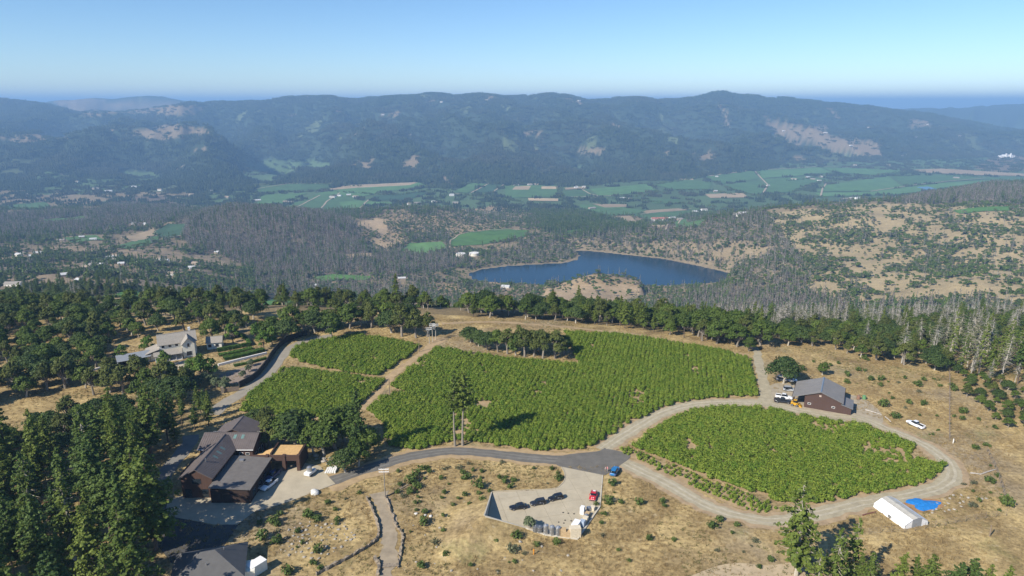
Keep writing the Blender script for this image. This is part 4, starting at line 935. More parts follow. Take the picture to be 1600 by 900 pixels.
for px, py, h in [(519, 530, 12), (448, 533, 11), (579, 507, 10)]: oak(*near(px, py), h, 'broad oak standing at the top edge of the western vineyard', 'oaks at the vineyard top')
for px, py, h in [(628, 526, 14), (650, 528, 12), (612, 520, 12), (668, 526, 10)]: oak(*near(px, py), h, 'large oak in the clump beside the transformer poles', 'oak clump by the transformer poles')
for px, py, h in [(735, 535, 8), (748, 541, 8), (762, 547, 9), (778, 550, 10), (793, 553, 10), (806, 555, 11), (820, 558, 11), (834, 557, 10), (848, 560, 11), (868, 560, 11), (882, 555, 9), (812, 548, 10), (842, 548, 10)]:
    oak(*near(px, py), h, 'oak with a pale trunk in the grove between the vineyard blocks', 'oak grove between the vineyards')
for x, y in fill([(728, 486), (800, 487), (900, 492), (1000, 500), (1090, 510), (1180, 520), (1200, 540), (1180, 552), (1140, 545), (1080, 530), (1000, 517), (930, 508), (850, 500), (730, 497)], 6.3, 22):
    f = rng.random(); (oak if f < .76 else pine)(x, y, rng.uniform(6.5, 13) if f < .76 else rng.uniform(9, 16), ('oak' if f < .76 else 'pointed conifer') + ' in the tree belt along the north edge of the hilltop', 'tree belt on the north edge')
for px, py, h in [(1095, 530, 17), (1104, 532, 14)]: pine(*near(px, py), h, 'pointed conifer standing over the north tree belt', 'tall conifers in the north belt')
for x, y in fill([(1195, 520), (1280, 522), (1360, 528), (1440, 536), (1500, 548), (1470, 585), (1430, 575), (1360, 562), (1300, 548), (1230, 540)], 6.8, 23):
    tree('scrub_oak_tree', OAKS, x, y, rng.uniform(5, 9), 11, 'oak in the thicket north of the barn', 'scrub oak thicket north of the barn', wide=rng.uniform(1, 1.3))
for px, py, h in [(1251, 525, 17), (1408, 568, 18), (1214, 520, 13), (1352, 540, 12)]: snag(*near(px, py), h, 'grey dying conifer standing over the thicket north of the barn', 'dying conifers over the thicket')
for x, y in fill([(1430, 540), (1500, 545), (1570, 552), (1650, 560), (1660, 620), (1600, 612), (1540, 600), (1480, 580)], 6.2, 24):
    f = rng.random()
    if f < .60: tree('thin_pine_tree', SPARSE, x, y, rng.uniform(10, 22), 22, 'thin conifer with a pale trunk in the stand above the dry slope', 'pale trunked conifers above the slope', lean=.03)
    elif f < .93: snag(x, y, rng.uniform(9, 19), 'bare grey conifer in the stand above the dry slope', 'bare conifers above the slope')
    else: pine(x, y, rng.uniform(14, 20), 'green conifer in the stand above the dry slope', 'green conifers above the slope')
for px, py, h in [(1590, 600, 19), (1612, 606, 20), (1604, 590, 18)]: pine(*near(px, py), h, 'full dark conifer at the end of the stand above the slope', 'full conifers at the stand end')
tree('oak_tree', OAKS[1:2], *near(1224, 599), 10.5, 10, 'large round oak beside the barn yard', None, wide=1.12)
oak(*near(1285, 586), 6.5, 'small open oak behind the barn roof', None)
oak(*near(1175, 547), 5, 'small oak at the end of the gravel spur', None)
for x, y in fill([(1490, 575), (1530, 590), (1600, 610), (1610, 680), (1560, 670), (1540, 640), (1510, 620)], 5, 25): tree('scrub_oak_tree', OAKS, x, y, rng.uniform(2.6, 4.8), 11, 'scrub oak on the dry slope below the conifers', 'scrub oaks on the dry slope', wide=rng.uniform(1, 1.4))
tree('thin_pine_tree', PALES[:1], *near(1243, 900), 23, 22, 'tall pale-trunked pine at the edge of the gravel loop', None, wide=1.3)
for px, py, h in [(1298, 930, 17), (1326, 915, 16), (1275, 945, 13), (1352, 940, 12)]: thin(*near(px, py), h, 'half bare pine beside the tall pine at the gravel loop', 'half bare pines at the loop')
for px, py, h in [(1345, 935, 10), (1390, 950, 13), (1425, 945, 11), (1445, 952, 13), (1470, 960, 14), (1512, 965, 14), (1540, 960, 12), (1560, 968, 13)]:
    pine(*near(px, py), h, 'young pine in the row below the white tent', 'pines below the white tent')
for px, py in [(219, 905), (200, 930)]: pine(*near(px, py), 7, 'small young conifer by the grey-roofed cottage', 'young conifers by the cottage')
# shrubs on the dry grass
SHR = [bush(190+i, 1.5, .95, 150, .15).mesh('shrub', [LEAF_SHRUB, BARK]) for i in range(4)]
DRYS = [bush(198, 1.0, .9, 90, .12).mesh('dry_shrub', [LEAF_GREY, BARK])]
def shrub(x, y, s, label, group, dry=False):
    o = link('shrub', DRYS[0] if dry else SHR[int(rng.integers(0, 4))], None, (x, y, h1(x, y)), random.uniform(0, 6.28)); o.scale = (s*rng.uniform(.85, 1.2), s*rng.uniform(.85, 1.2), s)
    tag(o, label.replace('shrub', 'low shrub' if s < .75 else 'wide shrub' if s > 1.15 else 'bushy shrub', 1), 'shrub', group)
SB = [([(440, 775), (560, 755), (575, 800), (585, 840), (500, 890), (430, 900), (385, 850), (390, 810)], 3.6, 'green shrub on the stony mound between apron and stone wall', 1.3),
      ([(620, 735), (700, 718), (780, 722), (860, 732), (880, 745), (860, 758), (775, 766), (750, 800), (640, 790), (612, 770)], 2.9, 'green shrub on the dry grass between the drive and parking lot', 1.15),
      ([(640, 800), (750, 808), (840, 840), (900, 850), (900, 900), (640, 900)], 4.4, 'green shrub on the dry grass below the parking lot', 1.2),
      ([(948, 755), (1040, 775), (1110, 806), (1200, 825), (1210, 890), (1100, 880), (910, 880), (915, 840), (942, 795)], 3.9, 'green shrub on the dry grass beyond the red car', 1.0),
      ([(1345, 560), (1440, 585), (1490, 600), (1520, 690), (1500, 720), (1450, 690), (1400, 665), (1340, 610), (1310, 590)], 4.6, 'green shrub on the dry slope above the barn', 1.25),
      ([(1500, 640), (1600, 690), (1600, 800), (1560, 830), (1500, 790), (1530, 720)], 4.8, 'green shrub on the dry slope beyond the blue tarp', 1.2),
      ([(1240, 560), (1310, 568), (1340, 590), (1310, 592), (1250, 580)], 4.6, 'green shrub on the dry ground behind the barn', 1.2)]
for k, (poly, sp, lab, s0) in enumerate(SB):
    for x, y in fill(poly, sp, 40+k, 1500):
        if rng.random() < .34: continue
        if fbm(np.array([x/13]), np.array([y/13]), 87, 2)[0] < .42 and rng.random() < .7: continue
        dry = rng.random() < .15
        s1 = s0*float(np.clip(rng.lognormal(-.3, .42), .35, 1.6))
        spots = [(x, y, s1)] + [(x+rng.normal(0, 1.1)*s1, y+rng.normal(0, 1.1)*s1, s1*rng.uniform(.35, .75)) for _ in range(int(rng.choice([0, 0, 0, 1, 2])))]
        for x, y, s in spots: shrub(x, y, s, lab if not dry else lab.replace('green', 'dry grey'), lab.replace('green shrub', 'green shrubs') if not dry else lab.replace('green shrub', 'dry shrubs'), dry)

# dry grass tufts over the open slopes
def tuft(seed, n=11, h=.38, R=.32):
    rg = np.random.default_rng(seed); mb = MB()
    for k in range(n):
        a = rg.uniform(0, 6.28); r = R*math.sqrt(rg.random()); x, y = math.cos(a)*r, math.sin(a)*r; b = rg.uniform(0, 6.28); w = rg.uniform(.03, .07); hh = h*rg.uniform(.5, 1.2); lx, ly = rg.normal(0, .12, 2)
        mb.poly([(x-math.cos(b)*w, y-math.sin(b)*w, -.03), (x+math.cos(b)*w, y+math.sin(b)*w, -.03), (x+lx, y+ly, hh)])
    return mb
STRAW = leaf_mat('straw', (.22, .155, .07), (.50, .38, .19)); STRAW_G = leaf_mat('green_straw', (.10, .11, .035), (.26, .23, .09))
def make_grass():
    rg = np.random.default_rng(77); n = 95000; Y = np.sqrt(rg.uniform(112**2, 318**2, n)); X = rg.uniform(-.82, .82, n)*Y
    ok = np.ones(n, bool); d = fbm(X/14, Y/14, 733, 4); ok &= rg.random(n) < np.clip((d-.30)*3.2, .12, 1)*np.clip(230/Y, .4, 1)
    for W in VW+[LOT, [near(*p) for p in V5], [near(*p) for p in APRON], [(-90, 154), (-59, 154), (-59, 190), (-90, 190)], [(-76, 119), (-56, 119), (-54, 134), (-76, 134)]]: ok &= ~inside(W, X, Y)
    X, Y = X[ok], Y[ok]; ok = np.ones(X.size, bool)
    for Ln, w in ROADS:
        ok &= pdist([tuple(p) for p in Ln[::3]], X, Y, False) > w
    X, Y = X[ok], Y[ok]; g = fbm(X/22, Y/22, 741, 3)
    var = np.where((g > .60) & (rg.random(X.size) < .7), 3, rg.integers(0, 3, X.size))
    scatter('dry_grass', np.stack([X, Y, H(X, Y)], 1), rg.uniform(.6, 1.5, X.size), var, [tuft(1).mesh('tuft', [STRAW]), tuft(2).mesh('tuft', [STRAW]), tuft(3, 8, .5).mesh('tuft', [STRAW]), tuft(4, 14, .3).mesh('tuft', [STRAW_G])], 'dry straw-coloured grass tufts over the open slopes', 'grass')
make_grass()

for x, y in fill([(-120, 735), (0, 700), (60, 668), (150, 650), (215, 655), (190, 700), (60, 735)], 6.8, 71): oak(x, y, rng.uniform(6, 9.5), 'oak on the bank between woodland and conifer forest', 'oaks on the bank above the conifer forest')
# ------------------------------------------------------------------ buildings
BROWN = mat('brown_siding', (0.080, 0.046, 0.034), .85, .2, 1.2, stretch=(6, 6, .4))
BROWN_D = mat('dark_brown_trim', (0.045, 0.028, 0.022), .8, .15, 1)
ROOF_B = mat('brown_metal_roof', (0.125, 0.105, 0.098), .55, .12, .5)
ROOF_G = mat('grey_metal_roof', (0.215, 0.205, 0.195), .5, .10, .4, metal=.2)
ROOF_GD = mat('dark_grey_roof', (0.105, 0.102, 0.098), .7, .12, .6)
ROOF_T = mat('taupe_shingles', (0.285, 0.26, 0.225), .9, .18, 2.5)
ROOF_BL = mat('blue_grey_roof', (0.23, 0.25, 0.27), .5, .1, .5)
RED_S = mat('barn_siding', (0.078, 0.047, 0.038), .8, .12, 1.0, stretch=(5, 5, .3))
CREAM = mat('cream_siding', (0.74, 0.71, 0.60), .8, .08, 1.5)
WHITE = mat('white_paint', (0.78, 0.77, 0.74), .6, .05, 1)
PLY = mat('plywood', (0.56, 0.36, 0.155), .8, .16, .8)
GLASS = mat('window_glass', (0.02, 0.028, 0.035), .08, .1, 1, spec=.6)
SKYL = mat('skylight_glass', (0.14, 0.24, 0.22), .1, .1, 1, spec=.6)
STEEL = mat('steel', (0.42, 0.43, 0.44), .35, .15, 1, metal=.7)
STONE = mat('field_stone', (0.25, 0.205, 0.15), .95, .35, 2.2, bump=.4)
WOOD_G = mat('weathered_wood', (0.22, 0.17, 0.125), .9, .25, 2)
BLACKM = mat('black_wall', (0.03, 0.028, 0.026), .85, .2, 1)
def part(mb, name, m, parent, smooth=False): return mb.build(name, m, parent, smooth=smooth)
def gable_wing(root, x0, x1, y0, y1, eave, ridge, axis, wallm, roofm, over=.5, t=.16, ridge_at=None, base=-.5, seams=False, gutter=None):
    """walls with gable ends, two roof planes and a ridge cap (axis: way the ridge runs)"""
    a0, a1 = (x0, x1) if axis == 'y' else (y0, y1); mid = (a0+a1)/2 if ridge_at is None else ridge_at
    prof = [(a0, base), (a1, base), (a1, eave), (mid, ridge), (a0, eave)]; b0, b1 = (y0, y1) if axis == 'y' else (x0, x1)
    part(MB().prism(prof, b0, b1, axis), 'wall', wallm, root)
    roofs = []
    for s, e in ((-1, a0), (1, a1)):
        sl = (ridge-eave)/abs(mid-e); oe = e+s*over; oz = eave-sl*over
        P = [(mid, b0-over, ridge), (oe, b0-over, oz), (oe, b1+over, oz), (mid, b1+over, ridge)]
        P = [(p[0], p[1], p[2]+t+.02) if axis == 'y' else (p[1], p[0], p[2]+t+.02) for p in P]
        roofs.append(part(MB().slab(P, t), 'roof', roofm, root))
    if seams:
        for ro, e, s in ((roofs[0], a0, -1), (roofs[1], a1, 1)):
            mb = MB(); sl = (ridge-eave)/abs(mid-e); b = b0-over+.45
            while b < b1+over-.1:
                for w in (0,):
                    P = [(mid, b-.03, ridge), (e+s*over, b-.03, eave-sl*over), (e+s*over, b+.03, eave-sl*over), (mid, b+.03, ridge)]
                    P = [(p[0], p[1], p[2]+t+.065) if axis == 'y' else (p[1], p[0], p[2]+t+.065) for p in P]
                    mb.slab(P, .05)
                b += .62
            tag(part(mb, 'standing_seam', roofm, ro), kind='stuff')
    if gutter:
        for e, s in ((a0, -1), (a1, 1)):
            x = e+s*(over+.06); z = eave-(ridge-eave)/abs(mid-e)*over+.05; mb = MB()
            if axis == 'y': mb.box(x-.06, x+.06, b0-over, b1+over, z-.06, z+.12)
            else: mb.box(b0-over, b1+over, x-.06, x+.06, z-.06, z+.12)
            part(mb, 'gutter', gutter, root)
    q = [(mid-.18, ridge+t+.03), (mid+.18, ridge+t+.03), (mid, ridge+t+.12)]
    part(MB().prism(q, b0-over, b1+over, axis), 'ridge_cap', roofm, roofs[0])
    return roofs
def window(root, c, w, h, n, m=None, frame=WHITE, name='window'):
    """pane in a frame, standing 4 cm proud of a wall whose outward side is n (x or y sign)"""
    x, y, z = c; ax, s = n
    def bx(hw, h0, h1, d0, d1): 
        mb = MB()
        if ax == 'y': mb.box(x-hw, x+hw, min(y+s*d0, y+s*d1), max(y+s*d0, y+s*d1), z+h0, z+h1)
        else: mb.box(min(x+s*d0, x+s*d1), max(x+s*d0, x+s*d1), y-hw, y+hw, z+h0, z+h1)
        return mb
    o = part(bx(w/2, 0, h, -.05, .04), name, frame, root)
    part(bx(w/2-.09, .09, h-.09, .0, .055), 'pane', m or GLASS, o)
    return o
def skylight(roof, p, w, l, sl, ax):
    mb = MB(); x, y, z = p
    if ax == 'x': mb.slab([(x-w/2, y-l/2, z+sl*w/2), (x-w/2, y+l/2, z+sl*w/2), (x+w/2, y+l/2, z-sl*w/2), (x+w/2, y-l/2, z-sl*w/2)], .12)
    else: mb.slab([(x-l/2, y-w/2, z-sl*w/2), (x+l/2, y-w/2, z-sl*w/2), (x+l/2, y+w/2, z+sl*w/2), (x-l/2, y+w/2, z+sl*w/2)], .12)
    part(mb, 'skylight', SKYL, roof)

# the brown lodge
LZ = h1(-80, 170)
lodge = empty('lodge', (-80, 170, LZ)); tag(lodge, 'dark brown lodge with crossing metal gable roofs and a plywood-topped gateway', 'building')
L = lambda x: x+80.0
M_ = lambda y: y-170.0
rC = gable_wing(lodge, L(-86), L(-78), M_(158), M_(177), 6.0, 8.35, 'y', BROWN, ROOF_B, .45, seams=True, gutter=BROWN_D)
rB = gable_wing(lodge, L(-88), L(-73.2), M_(173.6), M_(183.6), 5.9, 8.1, 'x', BROWN, ROOF_B, .5, seams=True, gutter=WHITE)
rA = gable_wing(lodge, L(-87), L(-75.6), M_(181), M_(189), 5.7, 8.25, 'y', BROWN, ROOF_B, .5, seams=True, gutter=BROWN_D)
for y in (166.2, 168.6, 171.0): skylight(rC[1], (L(-80.2), M_(y), 7.48), 1.3, .7, .59, 'x')
for x in (-79.2, -77.0): skylight(rB[0], (L(x), M_(177.3), 7.75), 1.3, .8, .44, 'y')
mb = MB().box(L(-77.6), L(-67.5), M_(155.6), M_(171.6), -.5, 4.0); part(mb, 'wall', BROWN_D, lodge)
lowr = part(MB().slab([(L(-77.9), M_(155.2), 4.75), (L(-77.9), M_(172.0), 4.75), (L(-67.1), M_(172.0), 4.2), (L(-67.1), M_(155.2), 4.2)], .18), 'roof', mat('low_roof', (.145, .133, .122), .75, .15, .7), lodge)
part(MB().box(L(-75.2), L(-74.0), M_(169.0), M_(169.8), 4.5, 4.9), 'roof_vent', STEEL, lowr)
for x in (-76.2, -73.4, -70.6): window(lodge, (L(x), M_(155.6), .1), 2.3, 2.6, ('y', -1), BROWN_D, BROWN, 'garage_door')
for y in (158.5, 162.5, 166.5): window(lodge, (L(-67.5), M_(y), .6), 2.2, 2.0, ('x', 1), GLASS, BROWN_D)
for x in (-84.4, -80.0): window(lodge, (L(x), M_(158), .3), 1.8, 2.4, ('y', -1), GLASS, BROWN_D)
window(lodge, (L(-82), M_(158), 4.2), 2.4, 1.5, ('y', -1), GLASS, BROWN_D)
for x in (-76.4, -74.6): window(lodge, (L(x), M_(173.6), 3.9), 1.1, .8, ('y', -1), GLASS, WHITE)
for y in (176.2, 178.6, 181.0): window(lodge, (L(-73.2), M_(y), 1.2), 1.2, 2.2, ('x', 1), GLASS, WHITE)
for y in (160.5, 164.5, 168.5): window(lodge, (L(-86), M_(y), 2.0), 1.6, 1.6, ('x', -1), GLASS, BROWN_D)
part(MB().box(L(-89.6), L(-86.05), M_(165), M_(172.5), -.5, 3.2), 'side_porch', BROWN, lodge)
part(MB().tube([(L(-81.2), M_(162.6), 7.9), (L(-81.2), M_(162.6), 9.0)], .14, 8), 'vent_pipe', STEEL, lodge)
# gateway with plywood top
part(MB().box(L(-73.2), L(-59.6), M_(171.8), M_(172.5), 3.1, 4.6), 'beam', BROWN, lodge)
for x in (-68.6, -63.9, -59.9): part(MB().box(L(x)-.45, L(x)+.45, M_(171.55), M_(172.75), -.4, 4.75), 'pillar', BROWN, lodge)
deck = part(MB().box(L(-67.4), L(-60.2), M_(172.6), M_(178.6), 4.15, 4.4), 'deck', WOOD_G, lodge)
for i in range(3):
    for j in range(6):
        mb = MB(); x0 = L(-67.4)+2.4*i; y0 = M_(172.6)+1.0*j; mb.box(x0+.012, x0+2.388, y0+.012, y0+.988, 4.405, 4.43+.004*((i+j) % 2)); part(mb, 'plywood_sheet', PLY, deck)
part(MB().box(L(-60.0), L(-59.4), M_(172.8), M_(179.2), -.4, 4.9), 'side_wall', BROWN_D, lodge)
part(MB().box(L(-67.9), L(-67.45), M_(172.6), M_(179.2), 3.3, 5.0), 'parapet', BROWN_D, lodge)
part(MB().slab([(L(-72.8), M_(172.6), 3.5), (L(-68), M_(172.6), 4.3), (L(-68), M_(177.5), 4.3), (L(-72.8), M_(174.5), 3.5)], .15), 'ramp', PLY, lodge)
# steps beside the apron
st = empty('garden_steps', (*near(516, 735), h1(*near(516, 735)))); tag(st, 'short flight of white steps beside the lodge apron', 'steps')
for i in range(5): part(MB().box(-1.2+.65*i, -.75+.65*i, -1.6, 1.6, -.2, .18+.12*i), 'step', WHITE, st)

# grey-roofed cottage at the forest drive
cot = empty('cottage', (-65, 127, h1(-65, 127)), 0.30); tag(cot, 'grey-roofed cottage standing at the end of the forest drive', 'building')
def hip(root, x0, x1, y0, y1, e, r, wallm, roofm, o=.7, run=4.6):
    part(MB().box(x0, x1, y0, y1, -.5, e), 'wall', wallm, root)
    X0, X1, Y0, Y1 = x0-o, x1+o, y0-o, y1+o; ym = (Y0+Y1)/2; A = (X0+run, ym, r); B = (X1-run, ym, r)
    if B[0] < A[0]: A = B = ((X0+X1)/2, ym, r)
    e2 = e-.1
    c = [(X0, Y0, e2), (X1, Y0, e2), (X1, Y1, e2), (X0, Y1, e2)]
    for f in ([c[0], c[1], B, A], [c[2], c[3], A, B], [c[3], c[0], A], [c[1], c[2], B]):
        n = len(f); f2 = [(p[0], p[1], p[2]+.14) for p in f]; mb = MB(); mb.faces(f2+[(p[0], p[1], p[2]+.01) for p in f], [tuple(range(n)), tuple(range(n, 2*n))[::-1]] + [(i, n+i, n+(i+1) % n, (i+1) % n) for i in range(n)])
        part(mb, 'roof', roofm, root)
hip(cot, -7.2, 6.2, -5.2, 5.6, 3.2, 6.6, CREAM, ROOF_GD, .8, 6.1)
for x in (-4, 0, 3.5): window(cot, (x, -5.2, .9), 1.4, 1.4, ('y', -1))
for x, y, z in ((-.6, -2.6, 5.0), (2.6, 1.2, 5.6)): part(MB().tube([(x, y, z-.6), (x, y, z+.7)], .12, 8), 'vent_pipe', STEEL, cot)
part(MB().box(6.2, 8.8, -3.6, .4, -.4, 2.5), 'porch', CREAM, cot)
con = empty('storage_container', (-56.2, 128.8, h1(-56, 129)), 0.95); tag(con, 'cream storage container beside the grey-roofed cottage', 'container')
part(MB().box(-1.9, 1.9, -1.15, 1.15, .1, 2.5), 'body', CREAM, con); part(MB().box(-1.95, 1.95, -1.2, 1.2, 2.5, 2.58), 'lid', WHITE, con)
for s in (-.56, .56): part(MB().box(-1.96, -1.9, s-.52, s+.52, .2, 2.4), 'door', CREAM, con)

# barn
bA = near(1255.7, 636); barn = empty('barn', (*bA, h1(*bA)), math.atan2(-.46, .887)); tag(barn, 'brown metal barn with a wide grey roof and open side bay', 'barn')
part(MB().prism([(0, -.5), (11.2, -.5), (11.2, 3.9), (4.8, 6.3), (0, 4.5)], 0, 13.6, 'y'), 'wall', RED_S, barn)
br1 = part(MB().slab([(4.8, -.5, 6.62), (-3.9, -.5, 3.35), (-3.9, 14.1, 3.35), (4.8, 14.1, 6.62)], .18), 'roof', ROOF_G, barn)
br2 = part(MB().slab([(4.8, -.5, 6.62), (11.9, -.5, 3.95), (11.9, 14.1, 3.95), (4.8, 14.1, 6.62)], .18), 'roof', ROOF_G, barn)
part(MB().prism([(4.55, 6.58), (5.05, 6.58), (4.8, 6.78)], -.5, 14.1, 'y'), 'ridge_cap', mat('blue_ridge', (.16, .2, .26), .4, .1, 1), br1)
for ro, e, z in ((br1, -3.9, 3.35), (br2, 11.9, 3.95)):
    mb = MB(); y = -.1
    while y < 14:
        mb.slab([(4.8, y-.03, 6.665), (e, y-.03, z+.045), (e, y+.03, z+.045), (4.8, y+.03, 6.665)], .05); y += .6
    tag(part(mb, 'standing_seam', ROOF_G, ro), kind='stuff')
for e, z in ((-3.98, 3.2), (11.98, 3.8)): part(MB().box(e-.07, e+.07, -.5, 14.1, z-.05, z+.12), 'gutter', BROWN_D, barn)
part(MB().prism([(11.2, -.5), (14.4, -.5), (14.4, 2.3), (11.2, 3.1)], .02, 7.2, 'y'), 'lean_to', RED_S, barn)
part(MB().slab([(11.22, -.4, 3.42), (14.9, -.4, 2.5), (14.9, 7.6, 2.5), (11.22, 7.6, 3.42)], .15), 'lean_to_roof', ROOF_G, barn)
for y in (.1, 4.6, 9.1, 13.4): part(MB().box(-3.6, -3.35, y-.12, y+.12, -.4, 3.36), 'post', BROWN_D, barn)
for k, x in enumerate((1.6, 9.0)): window(barn, (x, 0, 1.3 if k == 0 else 1.5), 1.0, .65, ('y', -1))
window(barn, (4.7, 0, 4.6), .85, .8, ('y', -1), mat('vent_louver', (.45, .36, .30), .8, .1, 3), RED_S, 'gable_vent')
window(barn, (11.2, 10, 0), 3.2, 3.2, ('x', 1), BROWN_D, RED_S, 'sliding_door')
for y in (2.5, 7): window(barn, (0, y, 0), 3.0, 3.1, ('x', -1), BROWN_D, RED_S, 'sliding_door')

# farmhouse
fx, fy = -137.0, 262.5
farm = empty('farmhouse', (fx, fy, h1(fx, fy)), math.atan2(.471, .882)); farm.scale = (1.12, 1.12, 1.12); tag(farm, 'cream two-storey farmhouse with taupe roof and front gable', 'house')
gable_wing(farm, -5.5, 6.6, -1.2, 5.6, 5.3, 8.0, 'x', CREAM, ROOF_T, .45)
gable_wing(farm, 1.9, 5.9, -4.2, 2.4, 5.2, 7.3, 'y', CREAM, ROOF_T, .4)
part(MB().slab([(-7.6, -1.25, 3.4), (1.7, -1.25, 3.4), (1.7, -5.6, 2.55), (-7.6, -5.6, 2.55)], .15), 'porch_roof', ROOF_T, farm)
part(MB().box(-7.2, 1.6, -5.2, -1.22, -.4, .25), 'porch_floor', WHITE, farm)
for x in (-7.1, -4.9, -2.7, -.5, 1.4): part(MB().box(x-.1, x+.1, -5.2, -5.0, .25, 2.6), 'porch_post', WHITE, farm)
part(MB().box(-9.6, -5.52, -2.0, 4.6, -.4, 2.7), 'side_wing', CREAM, farm)
part(MB().slab([(-10.1, -2.5, 2.85), (-5.5, -2.5, 4.2), (-5.5, 5.0, 4.2), (-10.1, 5.0, 2.85)], .15), 'side_roof', ROOF_T, farm)
for x in (-4.2, -2.0, .2): window(farm, (x, -1.2, 3.95), 1.1, 1.1, ('y', -1))
window(farm, (3.9, -4.2, 4.0), .9, 1.5, ('y', -1)); window(farm, (3.9, -4.2, .8), 1.9, 1.7, ('y', -1))
for x in (-3.6, -1.4): window(farm, (x, -1.2, .6), 1.2, 1.9, ('y', -1))
part(MB().box(4.6, 5.4, 3.2, 4.0, 6.5, 9.1), 'chimney', WHITE, farm)
annex = empty('farm_annex', (-125.5, 272.0, h1(-125, 272)), math.atan2(.25, .97)); tag(annex, 'low cream annex with taupe roof beside the farmhouse', 'house')
gable_wing(annex, -2.8, 3.0, -2.2, 2.6, 2.9, 4.7, 'x', CREAM, ROOF_T, .4)
for x in (-1.6, 1.2): window(annex, (x, -2.2, .8), 1.5, 1.5, ('y', -1))
shx, shy = -149.8, 253.6
shed = empty('long_shed', (shx, shy, h1(shx, shy)), math.atan2(6.5, 9.4)); tag(shed, 'long open shed with a blue-grey metal roof beside the farmhouse', 'shed')
part(MB().slab([(-6, -2.6, 2.7), (6, -2.6, 2.7), (6, 2.4, 3.9), (-6, 2.4, 3.9)], .16), 'roof', ROOF_BL, shed)
part(MB().box(-5.8, 5.8, 2.05, 2.25, -.4, 3.6), 'wall', BROWN_D, shed); part(MB().prism([(-2.3, -.4), (2.04, -.4), (2.04, 3.55), (-2.3, 2.52)], -5.8, -5.6, 'x'), 'wall', ROOF_BL, shed)
for x in (-2.8, 0, 2.8, 5.6): part(MB().box(x-.1, x+.1, -2.4, -2.2, -.4, 2.6), 'post', BROWN_D, shed)
# hedges, garden terrace and the tall dark wall
HEDGE_L = leaf_mat('hedge_leaves', (0.05, .115, .018), (.11, .19, .03))
def hedge(pxs, w, h, label, group=None):
    P = smooth_line([near(*p) for p in pxs], 8); rg = np.random.default_rng(int(abs(P[0, 0]*10))); mb = MB()
    Ls = np.linalg.norm(np.diff(P, axis=0), axis=1).sum(); n = int(Ls*w*h*22+Ls*60); t = rg.uniform(0, 1, n)*(len(P)-1.001); i = t.astype(int); f = (t-i)[:, None]
    c = P[i]*(1-f)+P[i+1]*f; d = P[i+1]-P[i]; d /= np.linalg.norm(d, axis=1)[:, None]+1e-9; nn = np.stack([-d[:, 1], d[:, 0]], 1)
    face = rg.integers(0, 4, n); off = np.where(face == 0, -w/2, np.where(face == 1, w/2, rg.uniform(-w/2, w/2, n))); z = np.where(face >= 2, h, rg.uniform(.02, h, n))
    q = c+nn*off[:, None]; pts = np.column_stack([q, H(q[:, 0], q[:, 1])+z])+rg.normal(0, .05, (n, 3))
    nr = np.column_stack([nn*np.sign(off)[:, None]*(face < 2)[:, None], (face >= 2)*1.0]); leaves(mb, pts, nr, .17, rg, 1, .45)
    k = len(P); V = []
    for s, zz in ((-1, -.2), (-1, h-.06), (1, h-.06), (1, -.2)):
        for j in range(k):
            dd = P[min(j+1, k-1)]-P[max(j-1, 0)]; dd = dd/np.linalg.norm(dd); p = P[j]+np.array([-dd[1], dd[0]])*s*(w/2-.06); V.append((p[0], p[1], h1(*p)+zz))
    mb.faces(V, [(r*k+j, r*k+j+1, (r+1)*k+j+1, (r+1)*k+j) for r in range(3) for j in range(k-1)])
    tag(mb.build('hedge', HEDGE_L), label, 'hedge', group)
hedge([(340, 550), (392, 540)], 1.2, 1.6, 'tall clipped hedge nearest the farm annex')
hedge([(362, 529), (378, 526), (392, 540)], 1.0, 1.4, 'clipped hedge closing the small gravel court')
hedge([(342, 556), (368, 551), (394, 545)], 2.2, .8, 'low green hedge band in the garden terrace')
hedge([(350, 562), (380, 556), (412, 548)], 2.6, 1.2, 'bushy green border above the white garden wall')
hedge([(366, 573), (390, 568), (416, 561)], .9, .9, 'narrow hedge below the white garden wall')
drape('garden_court', [near(*p) for p in [(366, 532), (378, 529), (390, 538), (368, 541)]], DIRT, .05, 3, 'small tan gravel court inside the hedges', cat='court')
drape('garden_bank', [near(*p) for p in [(345, 585), (415, 563), (405, 582), (385, 596), (362, 600), (338, 592)]], mat('mulch', (.24, .19, .15), .95, .2, .6), .05, 3, 'bare mulch bank between garden wall and dark wall', cat='bank')
drape('farm_court', [near(*p) for p in [(272, 566), (296, 562), (296, 572), (276, 577)]], CONCRETE, .06, 3, 'pale paved court before the farmhouse porch', cat='court')
def line_wall(name, pxs, h, t, m, label, cat='wall', jit=0.0, taper=None, cap=None):
    P = smooth_line([near(*p) for p in pxs], 10); k = len(P); V = []; rg = np.random.default_rng(3)
    hs = np.full(k, h) if taper is None else np.interp(np.linspace(0, 1, k), np.linspace(0, 1, len(taper)), taper)
    for s, top in ((-1, 0), (-1, 1), (1, 1), (1, 0)):
        for j in range(k):
            dd = P[min(j+1, k-1)]-P[max(j-1, 0)]; dd = dd/np.linalg.norm(dd); p = P[j]+np.array([-dd[1], dd[0]])*s*t/2 + rg.normal(0, jit, 2)
            V.append((p[0], p[1], h1(*P[j])+(hs[j]+(rg.normal(0, jit) if jit else 0) if top else -.3)))
    F = [(r*k+j, r*k+j+1, (r+1)*k+j+1, (r+1)*k+j) for r in range(3) for j in range(k-1)]+[(0, k, 2*k, 3*k), (k-1, 2*k-1, 3*k-1, 4*k-1)]
    mb = MB().faces(V, F); o = mb.build(name, m); tag(o, label, cat); return o, P, hs
line_wall('garden_wall', [(341, 572), (380, 562), (417, 553)], .9, .5, WHITE, 'long white garden wall below the farmhouse borders')
line_wall('terrace_wall', [(143, 580), (160, 575), (175, 572)], .7, .4, WHITE, 'short white wall beside the long shed')
